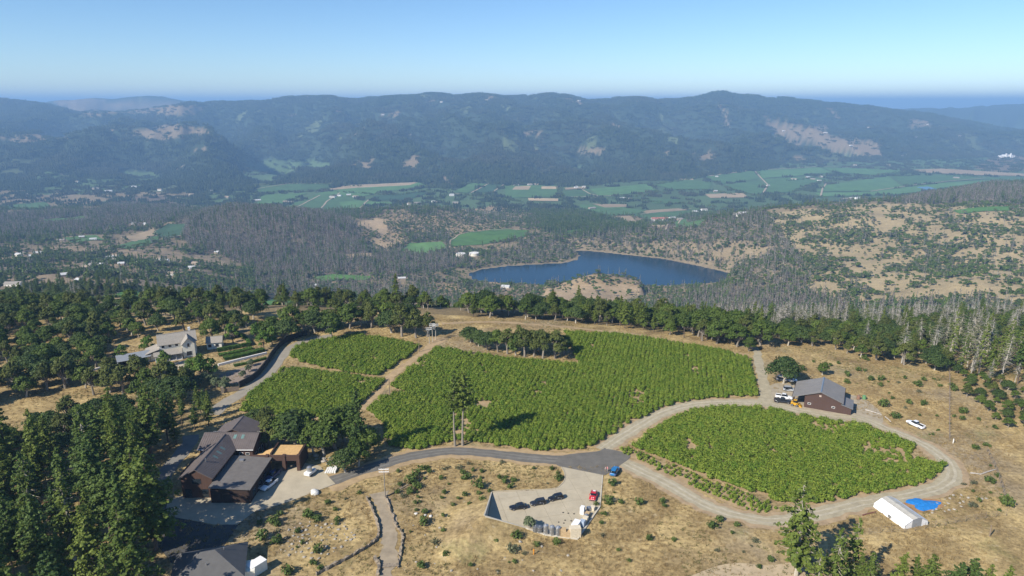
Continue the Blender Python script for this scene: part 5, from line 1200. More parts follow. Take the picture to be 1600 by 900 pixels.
line_wall('lane_wall', [(374, 606), (398, 592), (416, 572), (426, 556), (440, 540), (458, 530), (480, 524)], 2.4, .35, BLACKM, 'tall dark curving wall along the pale lane')
gt = near(348, 614); gate = empty('lane_gate', (*gt, h1(*gt)), .35); tag(gate, 'brown board gate with a stone pier beside the pale lane', 'gate')
part(MB().box(-.5, .5, -.5, .5, -.3, 2.3), 'stone_pier', STONE, gate)
for i in range(8): part(MB().box(.7+.6*i, 1.27+.6*i, -.06, .06, .1, 1.75), 'board', WOOD_G, gate)
part(MB().box(.6, 5.5, .065, .12, .4, .55), 'rail', BROWN_D, gate)
# dry stone walls
line_wall('stone_wall', [(573, 778), (581, 796), (590, 822), (592, 836), (586, 846), (566, 860), (532, 879), (494, 899)], .7, .36, STONE, 'low curved stone wall edging the stony mound', jit=.13)
line_wall('stone_wall', [(602, 778), (611, 800), (620, 824), (629, 836), (627, 858), (621, 888)], .5, .36, STONE, 'low stone wall on the far side of the dirt path', jit=.14)
line_wall('stone_wall', [(603, 777), (640, 757), (668, 745)], .3, .25, STONE, 'thin line of stones running up from the utility pole', jit=.05)
line_wall('stone_wall', [(585, 873), (592, 885), (590, 900)], .7, .6, STONE, 'short broken stone wall at the foot of the dirt path', jit=.12)
drape('stone_step', [near(*p) for p in [(592, 882), (620, 880), (620, 886), (593, 888)]], STONE, .2, 2, 'flat stone sill crossing the dirt path', cat='step')

# lot: retaining walls and the bank behind them
Bp, Ap, Cp = np.array([-6.7, 144.2]), np.array([-5.4, 161.0]), np.array([3.3, 145.1]); WH = 4.2
def wall_seg(name, a, b, ha, hb, t, label):
    d = (b-a)/np.linalg.norm(b-a); n = np.array([-d[1], d[0]])*t/2; V = []
    for p, h in ((a, ha), (b, hb)): z = h1(*p); V += [(*(p-n), z-.3), (*(p+n), z-.3), (*(p+n), z+h), (*(p-n), z+h)]
    o = MB().faces(V, [(0, 1, 2, 3), (7, 6, 5, 4), (0, 4, 5, 1), (1, 5, 6, 2), (2, 6, 7, 3), (3, 7, 4, 0)]).build(name, mat('pale_concrete', (.5, .46, .38), .85, .1, 1)); tag(o, label, 'wall')
wall_seg('retaining_wall', Ap, Bp, .15, WH, .3, 'tapering concrete retaining wall at the west end of the lot')
wall_seg('retaining_wall', Bp+np.array([.2, -.12]), Cp, WH, .25, .3, 'concrete retaining wall along the south side of the lot')
wall_seg('lot_kerb', Cp, np.array([7.8, 142.4]), .25, .22, .3, 'low concrete kerb behind the steel tanks')
wall_seg('lot_kerb', np.array([7.9, 142.35]), np.array([15.6, 140.7]), .22, .25, .3, 'low concrete kerb behind the wooden bins')
wall_seg('lot_kerb', np.array([15.7, 140.9]), np.array([22.5, 154.0]), .3, .3, .3, 'concrete kerb along the east side of the lot')
wall_seg('lot_kerb', np.array([22.55, 154.2]), np.array([25.2, 169.4]), .25, .15, .25, 'thin kerb between the lot and the dry grass')
lot_line = smooth_line([(-5.2, 161.1), (3, 161.8), (11.0, 162.5), (13.3, 164.6), (14.5, 167.3), (14.6, 171.0), (13.9, 173.7)], 5)
for i in range(0, 1):
    V = []; k = len(lot_line)
    for s, zz in ((-.12, -.2), (-.12, .2), (.12, .2), (.12, -.2)):
        for j in range(k):
            d = lot_line[min(j+1, k-1)]-lot_line[max(j-1, 0)]; d = d/np.linalg.norm(d); p = lot_line[j]+np.array([-d[1], d[0]])*s; V.append((*p, h1(*p)+zz))
    tag(MB().faces(V, [(r*k+j, r*k+j+1, (r+1)*k+j+1, (r+1)*k+j) for r in range(3) for j in range(k-1)]).build('lot_kerb', CONCRETE), 'curved concrete kerb on the north side of the lot', 'kerb')
def bank():
    inner = [(Ap, .12)] + [(Ap+(Bp-Ap)*t, .12+(WH-.14)*t) for t in (.25, .5, .75, 1)] + [(Bp+(Cp-Bp)*t, WH-.02-(WH-.2)*t) for t in (.2, .4, .6, .8, 1)]
    K = 9; V = []; ctr = np.array([2.0, 154.0])
    for p, h in inner:
        o = (p-ctr)/np.linalg.norm(p-ctr)
        for k in range(K):
            f = k/(K-1); q = p + o*(.12+f*(h*4+2.0)); V.append((*q, h1(*q) + (h-.05)*(1-f)**1.6*(1+.8*f) - .12*f + (fbm(np.array([q[0]/2]), np.array([q[1]/2]), 5, 2)[0]-.5)*.3*f*(1-f)))
    n = len(inner); me_m = bpy.data.meshes.new('bank'); me_m.from_pydata(V, [], [(i*K+k, (i+1)*K+k, (i+1)*K+k+1, i*K+k+1) for i in range(n-1) for k in range(K-1)]); me_m.materials.append(TERRAIN_M); me_m.update()
    if me_m.polygons[4].normal.z < 0: me_m.flip_normals()
    f = me_m.attributes.new('dry', 'FLOAT', 'POINT'); f.data.foreach_set('value', [1.0]*len(V)); me_m.polygons.foreach_set('use_smooth', [True]*len(me_m.polygons))
    tag(link('grass_bank', me_m), 'dry grass bank heaped behind the lot retaining walls', 'bank', kind='structure')
bank()

# white tent and blue tarp
tx, ty = 95.4, 144.6
tent = empty('tent', (tx, ty, h1(tx, ty)), math.atan2(.26, .966)); tent.scale = (1.05, 1.05, .82); tag(tent, 'white tunnel tent with a clear roof strip beside the blue tarp', 'tent')
VINYL = mat('white_vinyl', (.80, .80, .80), .5, .04, 1.5); CLEAR = mat('clear_vinyl', (.42, .40, .35), .35, .2, 1.2)
part(MB().faces([(-.2, 0, 0), (-.2, 9.5, 0), (0, 9.5, 1.4), (0, 0, 1.4), (1.9, 9.5, 2.7), (1.9, 0, 2.7)], [(0, 3, 2, 1), (3, 5, 4, 2)]), 'side_sheet', VINYL, tent)
part(MB().faces([(1.9, -.02, 2.7), (1.9, 9.52, 2.7), (3.3, 9.52, 3.05), (3.3, -.02, 3.05), (4.6, 9.52, 2.7), (4.6, -.02, 2.7)], [(0, 3, 2, 1), (3, 5, 4, 2)]), 'clear_roof', CLEAR, tent)
part(MB().faces([(4.6, 0, 2.7), (4.6, 9.5, 2.7), (6.4, 9.5, 1.5), (6.4, 0, 1.5), (6.6, 9.5, 0), (6.6, 0, 0)], [(0, 3, 2, 1), (3, 5, 4, 2)]), 'side_sheet', VINYL, tent)
for y, nm in ((.03, 'end'), (9.47, 'end')):
    part(MB().poly([(-.18, y, 0), (0, y, 1.38), (1.9, y, 2.66), (1.9, y, 0)]), 'end_panel', VINYL, tent); part(MB().poly([(1.92, y, 0), (1.92, y, 2.67), (3.3, y, 3.0), (4.58, y, 2.67), (4.58, y, 0)]), 'end_door', mat('door_mesh', (.28, .29, .30), .6, .15, 2), tent)
    part(MB().poly([(4.6, y, 0), (4.6, y, 2.66), (6.4, y, 1.48), (6.58, y, 0)]), 'end_panel', VINYL, tent)
for y in (0.0, 3.2, 6.4, 9.5): part(MB().tube([(-.15, y, 0), (.05, y, 1.36), (1.9, y, 2.65), (3.3, y, 2.99), (4.6, y, 2.65), (6.35, y, 1.46), (6.5, y, 0)], .04, 5), 'hoop', STEEL, tent)
part(MB().box(-.42, -.22, 3.9, 4.8, .5, 1.2), 'flap', STEEL, tent)
def tarp():
    c = np.array(near(1443, 788)); K = 26; R = 8; V = [(c[0], c[1], h1(*c)+.5)]; rg = np.random.default_rng(9)
    for r in range(1, R+1):
        for k in range(K):
            a = k/K*6.283; rad = (1+.18*math.sin(3*a+1)+.13*math.sin(5*a)+.06*math.sin(9*a))*r/R; x = c[0]+math.cos(a)*3.9*rad; y = c[1]+math.sin(a)*2.7*rad
            V.append((x, y, h1(x, y)+.06+.5*(1-(r/R)**2)*(.5+rg.random()*.5)))
    F = [(0, 1+k, 1+(k+1) % K) for k in range(K)]+[(1+(r-1)*K+k, 1+r*K+k, 1+r*K+(k+1) % K, 1+(r-1)*K+(k+1) % K) for r in range(1, R) for k in range(K)]
    tag(MB().faces(V, F).build('tarp', mat('blue_tarp', (.02, .19, .52), .5, .2, 1.2, spec=.4), smooth=True), 'crumpled blue tarp spread over soil beside the white tent', 'tarp')
tarp()
drape('dug_soil', [near(*p) for p in [(1408, 782), (1432, 778), (1470, 781), (1474, 792), (1450, 800), (1428, 801), (1412, 795)]], mat('orange_soil', (.33, .19, .09), .95, .2, .8), .05, 2, 'bare orange soil around the blue tarp', cat='soil')
bq = near(1358, 803); tag(MB().box(-2.2, 2.2, -.15, .15, 0, .25).build('timber', mat('red_timber', (.16, .07, .05), .8, .2, 1), None, (*bq, h1(*bq)), .35), 'long dark timber lying beside the white tent', 'timber')
# ------------------------------------------------------------------ vehicles
TYRE = mat('tyre', (.018, .018, .018), .85, .1, 4); RIM = mat('rim', (.35, .35, .36), .35, .1, 4, metal=.6); AUTOGLASS = mat('car_glass', (.012, .016, .02), .06, .1, 2, spec=.7)
LAMP = mat('headlamp', (.75, .75, .72), .15, .05, 2); TAIL = mat('tail_lamp', (.35, .015, .012), .3, .05, 2); CHROME = mat('bumper', (.16, .16, .165), .4, .1, 2, metal=.4)
def paint(name, c):
    m = mat(name, c, .28, .04, .8, spec=.5)
    b = m.node_tree.nodes['Principled BSDF']; b.inputs['Coat Weight'].default_value = .6; b.inputs['Coat Roughness'].default_value = .06; return m
def loft(sections, closed_ends=True):
    """sections: list of (x, [(y, z), ...]) outlines of equal length"""
    mb = MB(); n = len(sections[0][1]); V = [(x, y, z) for x, o in sections for y, z in o]
    F = [(i*n+k, i*n+(k+1) % n, (i+1)*n+(k+1) % n, (i+1)*n+k) for i in range(len(sections)-1) for k in range(n)]
    F += [tuple(range(n))[::-1], tuple(range((len(sections)-1)*n, len(sections)*n))]
    return mb.faces(V, F)
def ring(w, z0, z1, cr=.16):                          # rounded body section
    return [(-w*.86, z0), (w*.86, z0), (w, z0+.18), (w, z1-cr*1.2), (w-cr, z1-.02), (w*.5, z1+.015), (-w*.5, z1+.015), (-w+cr, z1-.02), (-w, z1-cr*1.2), (-w, z0+.18)]
def wheels(root, xs, r, hw, z=None):
    for x in xs:
        for s in (-1, 1):
            t = MB().tube([(x, s*(hw-.21), r), (x, s*(hw+.02), r)], r, 16); o = part(t, 'wheel', TYRE, root)
            part(MB().tube([(x, s*(hw+.005), r), (x, s*(hw+.035), r)], r*.62, 12), 'rim', RIM, o)
def car(name, label, px, ang, body, kind='sedan', group=None, stripe=None, cat='car', size=1.0):
    x, y = px if isinstance(px[0], float) else near(*px)
    r = empty(name, (x, y, h1(x, y)+(.1 if -8 < x < 26 and 140 < y < 172 else .05)), ang); tag(r, label, cat, group); r.scale = (size,)*3
    w = .92
    P = {'sedan': dict(L=4.8, hood=.86, deck=.92, b0=-1.95, b1=.85, t0=-1.15, t1=.05, top=1.43, wx=(-1.4, 1.42)),
         'suv': dict(L=4.8, hood=1.02, deck=1.1, b0=-2.25, b1=.95, t0=-1.95, t1=.25, top=1.72, wx=(-1.42, 1.45)),
         'coupe': dict(L=4.4, hood=.78, deck=.86, b0=-1.6, b1=.55, t0=-.75, t1=-.1, top=1.22, wx=(-1.3, 1.32)),
         'pickup': dict(L=5.6, hood=1.12, deck=1.08, b0=-.75, b1=1.25, t0=-.55, t1=.55, top=1.85, wx=(-1.75, 1.8))}[kind]
    Lh = P['L']/2; hd, dk = P['hood'], P['deck']
    secs = [(-Lh, ring(w*.86, .36, dk-.14)), (-Lh+.12, ring(w*.95, .3, dk-.02)), (-Lh*.62, ring(w, .26, dk)), (P['b0']+.5, ring(w, .24, dk)), (P['b1']-.4, ring(w, .24, hd+.04)), (P['b1'], ring(w, .24, hd+.02)), (Lh*.75, ring(w*.97, .26, hd-.06)), (Lh-.1, ring(w*.9, .3, hd-.16)), (Lh, ring(w*.8, .38, hd-.3))]
    bo = part(loft(secs), 'body', body, r, True)
    def cab(x, wd, z): return (x, [(-wd, hd-.08), (wd, hd-.08), (wd*.97, z-.1), (wd*.85, z), (-wd*.85, z), (-wd*.97, z-.1)])
    gl = part(loft([(P['b0'], [(-w*.9, dk-.1), (w*.9, dk-.1), (w*.9, dk-.02), (w*.8, dk), (-w*.8, dk), (-w*.9, dk-.02)]), cab(P['t0'], w*.84, P['top']-.03), cab((P['t0']+P['t1'])/2, w*.85, P['top']), cab(P['t1'], w*.83, P['top']-.04),
             (P['b1'], [(-w*.88, hd-.1), (w*.88, hd-.1), (w*.88, hd-.02), (w*.8, hd), (-w*.8, hd), (-w*.88, hd-.02)])]), 'windows', AUTOGLASS, r, True)
    tz = P['top']
    part(loft([(P['t0']-.05, [(-w*.7, tz-.06), (w*.7, tz-.06), (w*.68, tz+.012), (-w*.68, tz+.012)]), ((P['t0']+P['t1'])/2, [(-w*.73, tz-.04), (w*.73, tz-.04), (w*.68, tz+.035), (-w*.68, tz+.035)]), (P['t1']+.03, [(-w*.7, tz-.08), (w*.7, tz-.08), (w*.66, tz-.015), (-w*.66, tz-.015)])]), 'roof', body, r)
    if kind == 'pickup':
        part(MB().box(-Lh+.15, -.85, -w*.82, w*.82, dk+.0, dk+.035), 'bed_floor', BLACKM, r)
        for s in (-1, 1): part(MB().box(-Lh+.08, -.8, s*w*.97-.07, s*w*.97+.05, dk-.05, dk+.14), 'bed_rail', body, r)
    wheels(r, P['wx'], .36 if kind in ('suv', 'pickup') else .32, w-.02)
    for s in (-1, 1):
        part(MB().box(Lh-.28, Lh-.05, s*.62-.16, s*.62+.16, hd-.36, hd-.22), 'headlight', LAMP, r)
        part(MB().box(-Lh-.01, -Lh+.1, s*.66-.14, s*.66+.14, dk-.34, dk-.2), 'tail_light', TAIL, r)
        part(MB().box(P['b1']-.55, P['b1']-.35, s*(w+.08)-.09, s*(w+.08)+.09, hd-.02, hd+.12), 'mirror', body, r)
    part(MB().box(Lh-.09, Lh+.02, -.6, .6, .34, .5), 'bumper', CHROME, r)
    if stripe:
        for s in (-1, 1): part(loft([(Lh*.55, [(s*.22-.12, hd-.06), (s*.22+.12, hd-.06), (s*.22+.12, hd+.005), (s*.22-.12, hd+.005)]), (Lh-.12, [(s*.22-.12, hd-.26), (s*.22+.12, hd-.26), (s*.22+.12, hd-.125), (s*.22-.12, hd-.125)])]), 'stripe', stripe, r)
        part(MB().box(-Lh+.15, P['b0'], -.34, .34, dk-.02, dk+.028), 'stripe', stripe, r)
    return r
BLK = paint('black_paint', (.012, .013, .016)); NAVY = paint('dark_grey_paint', (.02, .022, .028)); RED = paint('red_paint', (.52, .018, .018)); BLUE = paint('blue_paint', (.02, .16, .38)); WHT = paint('white_paint_car', (.78, .79, .8)); SILV = paint('silver_paint', (.36, .38, .40)); DBL = paint('navy_paint', (.012, .03, .11))
car('parked_car', 'black sedan nearest the tapering retaining wall', (1.6, 153.4), .22+math.pi, BLK, 'sedan', 'dark cars parked on the lot', size=.96)
car('parked_car', 'dark estate car in the middle of the row of three', (6.7, 155.3), .28+math.pi, NAVY, 'suv', 'dark cars parked on the lot', size=.86)
car('parked_car', 'black hatchback nearest the lot entrance in the row of three', (11.4, 157.5), .36+math.pi, BLK, 'suv', 'dark cars parked on the lot', size=.86)
car('sports_car', 'red sports car with pale stripes by the stacked pallets', (21.3, 158.4), 1.32+math.pi, RED, 'coupe', None, WHT)
car('parked_car', 'bright blue car on the grass beside the junction', (28.7, 170.6), 1.15, BLUE, 'suv')
car('pickup_truck', 'white pickup parked before the lodge low wing', (-65.4, 163.4), 1.22+math.pi, WHT, 'pickup', cat='truck')
car('parked_car', 'silver car in the shade of the lodge low wing', (-68.6, 160.8), 1.25+math.pi, SILV, 'suv')
car('pickup_truck', 'navy pickup deep in the shade of the lodge low wing', (-66.0, 168.2), 1.3+math.pi, DBL, 'pickup', cat='truck')
car('pickup_truck', 'white pickup parked behind the dark one at the barn', (95.2, 220.6), -.42, WHT, 'pickup', cat='truck')
car('pickup_truck', 'dark pickup parked beside the yellow loader at the barn', (93.4, 217.2), -.3, NAVY, 'pickup', cat='truck')
car('parked_car', 'silver car between barn roof and the big oak', (99.9, 227.2), -.3, SILV, 'suv')
car('parked_car', 'white car parked under the big oak by the barn', (103.6, 236.2), -.3, WHT, 'suv')
car('parked_car', 'grey car half hidden beneath the big oak crown', (101.2, 236.9), -.3, SILV, 'suv')
car('pickup_truck', 'old white truck on the dry slope beyond the barn', near(1430, 666), 2.0, WHT, 'pickup', cat='truck')
car('parked_car', 'white car glimpsed between the conifer trunks', near(174, 798), .5, WHT, 'suv')
# yellow skid loader
YEL = paint('loader_yellow', (.62, .34, .02)); q = near(1242, 634); ld = empty('skid_loader', (*q, h1(*q)+.05), -.5); tag(ld, 'yellow skid loader parked beneath the barn side bay', 'loader')
part(MB().prism([(-1.3, .35), (.9, .35), (1.0, .9), (.3, 1.15), (-1.3, 1.3)], -.62, .62, 'y'), 'body', YEL, ld); part(MB().prism([(-.6, 1.2), (.5, 1.1), (.35, 2.0), (-.5, 2.05)], -.5, .5, 'y'), 'cab', AUTOGLASS, ld); part(MB().box(-.6, .45, -.55, .55, 2.05, 2.13), 'cab_roof', YEL, ld)
wheels(ld, (-.8, .65), .42, .85)
for s in (-1, 1): part(MB().tube([(-1.2, s*.72, 1.3), (.5, s*.72, 1.25), (1.5, s*.72, .35)], .09, 5), 'lift_arm', YEL, ld)
part(MB().prism([(1.45, .06), (2.3, .06), (1.6, .75), (1.45, .7)], -.9, .9, 'y'), 'bucket', YEL, ld)
# tractor-like trailer with tank at the gateway
q = near(485, 742); tk = empty('tank_trailer', (*q, h1(*q)+.08), 1.2); tag(tk, 'white trailer carrying a dark grey tank beside the gateway', 'trailer')
part(MB().box(-1.6, 1.6, -.9, .9, .5, 1.25), 'box', WHITE, tk); part(MB().tube([(-.2, 0, 1.26), (-.2, 0, 2.5), (-.2, 0, 2.75)], [.75, .75, .3], 14), 'tank', STEEL, tk); part(MB().box(1.6, 2.7, -.06, .06, .45, .55), 'drawbar', STEEL, tk); wheels(tk, (-.5,), .34, .95)
# ------------------------------------------------------------------ things on the lot
def drum(px, r, h, m, name, label, cat, group=None, lid=None):
    x, y = near(*px); o = empty(name, (x, y, h1(x, y)+.1)); tag(o, label, cat, group)
    part(MB().tube([(0, 0, 0), (0, 0, h*.92), (0, 0, h)], [r, r, r*.55], 18), 'shell', m, o, False)
    for z in (.08, .5, .9): part(MB().tube([(0, 0, h*z*.92), (0, 0, h*z*.92+.06)], r+.03, 18), 'band', STEEL, o)
    part(MB().tube([(0, 0, h), (0, 0, h+.12)], r*.28, 10), 'hatch', lid or STEEL, o)
    for a in (0.5, 2.6, 4.7): part(MB().box(math.cos(a)*r*.8-.05, math.cos(a)*r*.8+.05, math.sin(a)*r*.8-.05, math.sin(a)*r*.8+.05, -.12, .05), 'foot', STEEL, o)
STL = mat('dark_steel', (.2, .21, .22), .4, .2, 1.5, metal=.6)
for px in ((853, 834), (862.5, 836), (872, 837)): drum(px, .62, 2.5, STEEL, 'steel_tank', 'tall ribbed steel tank in the row of three by the kerb', 'tank', 'row of tall steel tanks')
for px, lab in (((837, 830), 'dark round tank beside the small tree on the lot'), ((843.5, 831), 'dark round tank next to the tall steel tanks')): drum(px, .75, 1.5, STL, 'dark_tank', lab, 'tank')
WBIN = mat('bin_wood', (.46, .33, .18), .85, .2, 2); PALE = mat('pale_board', (.60, .52, .38), .85, .15, 2)
def crate(px, w, d, h, m, label, z0=0.0, group=None, rz=.45, name='bin', slats=4):
    x, y = near(*px); o = empty(name, (x, y, h1(x, y)+.11+z0), rz); tag(o, label, 'bin', group)
    for k in range(slats):
        a = k*h/slats+.02
        part(MB().box(-w/2, w/2, -d/2, d/2, a, (k+1)*h/slats-.03), 'slat', m, o)
    part(MB().box(-w/2+.04, w/2-.04, -d/2+.04, d/2-.04, 0, h-.05), 'core', WOOD_G, o); part(MB().box(-w/2+.02, w/2-.02, -d/2+.02, d/2-.02, h-.028, h), 'lid', m, o)
crate((880, 838), 1.3, 1.2, 2.0, WBIN, 'golden wooden bin standing beside the steel tanks', rz=-.1)
crate((888.5, 839), 1.4, 1.2, 1.5, WBIN, 'dark topped wooden bin between golden bin and pale stack', rz=-.1)
for k, px in enumerate(((895, 838.5), (902, 838))):
    for j in range(2): crate(px, 1.5, 1.5, 1.25, PALE, ['lower', 'upper'][j] + ' pale slatted bin in the ' + ['inner', 'corner'][k] + ' stack of the lot', 1.27*j, rz=.1)
WB = mat('white_wrap', (.78, .78, .77), .5, .06, 1)
crate((900, 826), 2.6, 1.6, 1.7, WB, 'large white wrapped pallet behind the pale bins', rz=1.1, slats=2)
crate((910, 822), 1.3, 1.2, 1.5, mat('blue_wrap', (.36, .43, .52), .5, .1, 1), 'blue-grey wrapped pallet beside the white one', rz=1.1, slats=2)
crate((915, 815), 1.2, 1.2, 1.2, PALE, 'pale bin beyond the blue-grey wrapped pallet', rz=1.1)
crate((910, 803), 1.1, 1.0, 2.0, WB, 'tall white wrapped pallet standing apart on the lot', rz=1.1, slats=2)
crate((918, 806), 1.2, 1.1, .9, WBIN, 'low wooden bin beside the tall white pallet', rz=1.1, slats=2)
crate((926, 797), 1.2, 1.1, .9, PALE, 'low pale bin nearest the red car', rz=1.1, slats=2)
drum((920, 798), .6, 1.0, STEEL, 'small_tank', 'short steel drum near the red car', 'tank')
drum((916, 810), .5, 1.1, STEEL, 'small_tank', 'short steel drum between the pale bins', 'tank')
for px in ((880, 801.5), (888, 802.5), (897, 803.5), (873, 816.5), (881, 818), (883, 813.5), (892.5, 814.5)):
    x, y = near(*px); tag(MB().tube([(0, 0, -.02), (0, 0, .03)], .22, 12).build('drain_cover', BLACKM, None, (x, y, h1(x, y)+.115)), 'small round black drain cover set in the lot', 'drain', 'drain covers in the lot')
olive(*near(828, 826), 3.4, 'small leafy tree growing at the south kerb of the lot', None)
# ------------------------------------------------------------------ poles and fences
def utility_pole(px, h, label, arms=2, trans=0, rz=.0, m=WOOD_G):
    x, y = near(*px); o = empty('utility_pole', (x, y, h1(x, y)), rz); tag(o, label, 'pole')
    part(MB().tube([(0, 0, -.3), (0, 0, h)], [.17, .11], 8), 'pole', m, o)
    for k in range(arms):
        z = h-.35-.75*k; a = part(MB().box(-1.3, 1.3, -.16, -.04, z-.08, z+.08), 'crossarm', WHITE if arms > 1 else WOOD_G, o)
        for q in (-1.2, -.6, .6, 1.2): part(MB().tube([(q, -.1, z+.08), (q, -.1, z+.3)], [.07, .05], 6), 'insulator', WHITE, a)
    for k in range(trans):
        part(MB().tube([(-.5+1.0*k, -.3, h-2.6), (-.5+1.0*k, -.3, h-1.6)], .3, 10), 'transformer', STEEL, o)
utility_pole((602, 777), 8.6, 'utility pole with two white crossarms at the end of the stone wall', 2, 0, .05, BARK_OAK)
for k, (px, h, t) in enumerate((((671, 537), 7.5, 1), ((676, 534), 8.5, 2), ((681, 531), 7.5, 1))):
    utility_pole(px, h, ['transformer pole closest to the dirt track', 'middle one of the three transformer poles', 'transformer pole closest to the oak clump'][k], 2, t, .2, BARK_PALE)
utility_pole((609, 621), 7.2, 'plain dark pole beside the dirt track between vineyards', 0)
utility_pole((655, 550), 5.5, 'thin pole at the corner of the western vineyard', 0)
def fence(pxs, h, gap, label, wires=3, r=.05):
    P = np.array([near(*p) for p in pxs]); seg = np.linalg.norm(np.diff(P, axis=0), axis=1); cum = np.concatenate([[0], np.cumsum(seg)]); n = max(2, int(cum[-1]/gap)+1); s = np.linspace(0, cum[-1], n)
    Q = np.column_stack([np.interp(s, cum, P[:, 0]), np.interp(s, cum, P[:, 1])]); z = H(Q[:, 0], Q[:, 1]); o = empty('wire_fence', (*Q[0], z[0])); tag(o, label, 'fence')
    loc = np.column_stack([Q-Q[0], z-z[0]])
    for p in loc: part(MB().tube([p-np.array([0, 0, .3]), p+np.array([random.gauss(0, .04), random.gauss(0, .04), h])], [r, r*.8], 6), 'post', WOOD_G, o)
    for k in range(wires): part(MB().tube([p+np.array([0, 0, h*(k+.8)/wires*.95]) for p in loc], .012, 4), 'wire', STEEL, o)
fence([(1483, 690), (1483, 650), (1483, 615), (1483, 584)], 2.2, 2.6, 'wire deer fence climbing straight up the dry slope', 4, .07)
fence([(1542, 706), (1556, 735), (1566, 765), (1572, 790)], 1.8, 2.4, 'wire fence descending the slope beyond the blue tarp', 4, .07)
fence([(1340, 838), (1385, 832), (1420, 832), (1470, 822), (1530, 812), (1572, 806)], 1.9, 3.0, 'wire fence on thin posts running below the white tent', 4, .05)
for px, h, lab in (((1546, 838), 3.0, 'stout lone post below the wire fence'), ((1489, 693), 1.6, 'short white post at the foot of the deer fence')):
    x, y = near(*px); tag(MB().tube([(0, 0, -.3), (.02, 0, h*.6), (0, .02, h)], [.16, .14, .12], 8).build('post', WOOD_G if h > 2 else WHITE, None, (x, y, h1(x, y))), lab, 'post')
# boulders, stones, logs
def rock_mesh(seed, flat=.65):
    rg = np.random.default_rng(seed); bm = bmesh.new(); bmesh.ops.create_icosphere(bm, subdivisions=2, radius=.5)
    for v in bm.verts: k = 1+.35*(vnoise(np.array([v.co.x*3+seed]), np.array([v.co.y*3+v.co.z*4]), seed)[0]-.5)*2; v.co = Vector((v.co.x*k*1.15, v.co.y*k, v.co.z*k*flat))
    me = bpy.data.meshes.new('boulder'); bm.to_mesh(me); bm.free(); return me
ROCKM = mat('grey_rock', (.34, .31, .26), .95, .3, 1.5, bump=.4); ROCKW = mat('pale_rock', (.62, .6, .55), .9, .15, 1.5)
RK = [rock_mesh(i) for i in range(4)]; RW = [rock_mesh(7)]
for m_ in RK: m_.materials.append(ROCKM)
for m_ in RW: m_.materials.append(ROCKW)
def rock(x, y, s, label, group=None, me=None):
    o = link('boulder', me or RK[int(rng.integers(0, 4))], None, (x, y, h1(x, y)+s*.12), random.uniform(0, 6)); o.scale = (s, s*rng.uniform(.7, 1), s*rng.uniform(.7, 1.1)); tag(o, label, 'boulder', group)
rock(*near(492, 771), 2.2, 'pale boulder at the edge of the lodge apron', None, RW[0])
for px, s in (((650, 803), .8), ((664, 806), .8), ((673, 807), .8)): rock(*near(*px), s, 'white stone in the short line below the thin stone row', 'line of white stones', RW[0])
for x, y in fill([(455, 690), (480, 700), (530, 722), (520, 735), (492, 716), (470, 705)], 1.5, 61, 400): rock(x, y, rng.uniform(.6, 1.6), 'tan boulder on the rocky bank behind the gateway', 'boulders on the rocky bank')
for x, y in fill([(470, 815), (540, 818), (560, 840), (500, 875), (445, 868), (420, 840)], 1.15, 62, 500): rock(x, y, rng.uniform(.25, .8), 'grey stone strewn over the stony mound', 'stones on the mound')
for x, y in fill([(640, 820), (800, 835), (890, 860), (890, 895), (650, 895)], 4.4, 63, 300): rock(x, y, rng.uniform(.35, .9), 'dark stone lying in the dry grass below the lot', 'stones in the grass below the lot')
for x, y in fill([(1465, 778), (1500, 772), (1545, 778), (1510, 792), (1465, 805), (1448, 806)], 1.3, 64, 300): rock(x, y, rng.uniform(.3, .8), 'grey rubble stone beside the blue tarp', 'rubble beside the tarp')
for k, (a, b) in enumerate((((1352, 641), (1378, 649)), ((1383, 652), (1392, 660)), ((1516, 740), (1532, 742)), ((1532, 742), (1556, 734)))):
    p, q = near(*a), near(*b); z1, z2 = h1(*p), h1(*q)
    tag(MB().tube([(0, 0, .2), ((q[0]-p[0])*.5, (q[1]-p[1])*.5, .28), (q[0]-p[0], q[1]-p[1], .2+z2-z1)], [.2, .17, .12], 7).build('log', BARK_GREY, None, (*p, z1)), ['long log lying on the gravel beyond the barn', 'short log on the slope edge beyond the barn', 'grey log lying on the dry slope', 'grey log joining the first on the dry slope'][k], 'log')
for px, lab, m in (((1341, 624), 'rusty bin behind the barn lean-to', mat('rust', (.25, .13, .08), .9, .3, 2)), ((1350, 624), 'green and white drum behind the barn lean-to', mat('green_drum', (.12, .3, .12), .5, .2, 1))): drum(px, .6, 1.4, m, 'drum', lab, 'drum')
x, y = near(834, 866); hy = empty('hydrant', (x, y, h1(x, y))); tag(hy, 'orange standpipe among the shrubs below the lot', 'standpipe'); ORG = mat('orange_paint', (.6, .25, .03), .6, .1, 1)
part(MB().tube([(0, 0, -.2), (0, 0, 1.3), (0, 0, 1.45)], [.14, .14, .05], 10), 'pipe', ORG, hy); part(MB().tube([(-.25, 0, 1.05), (.25, 0, 1.05)], .08, 8), 'outlet', ORG, hy)
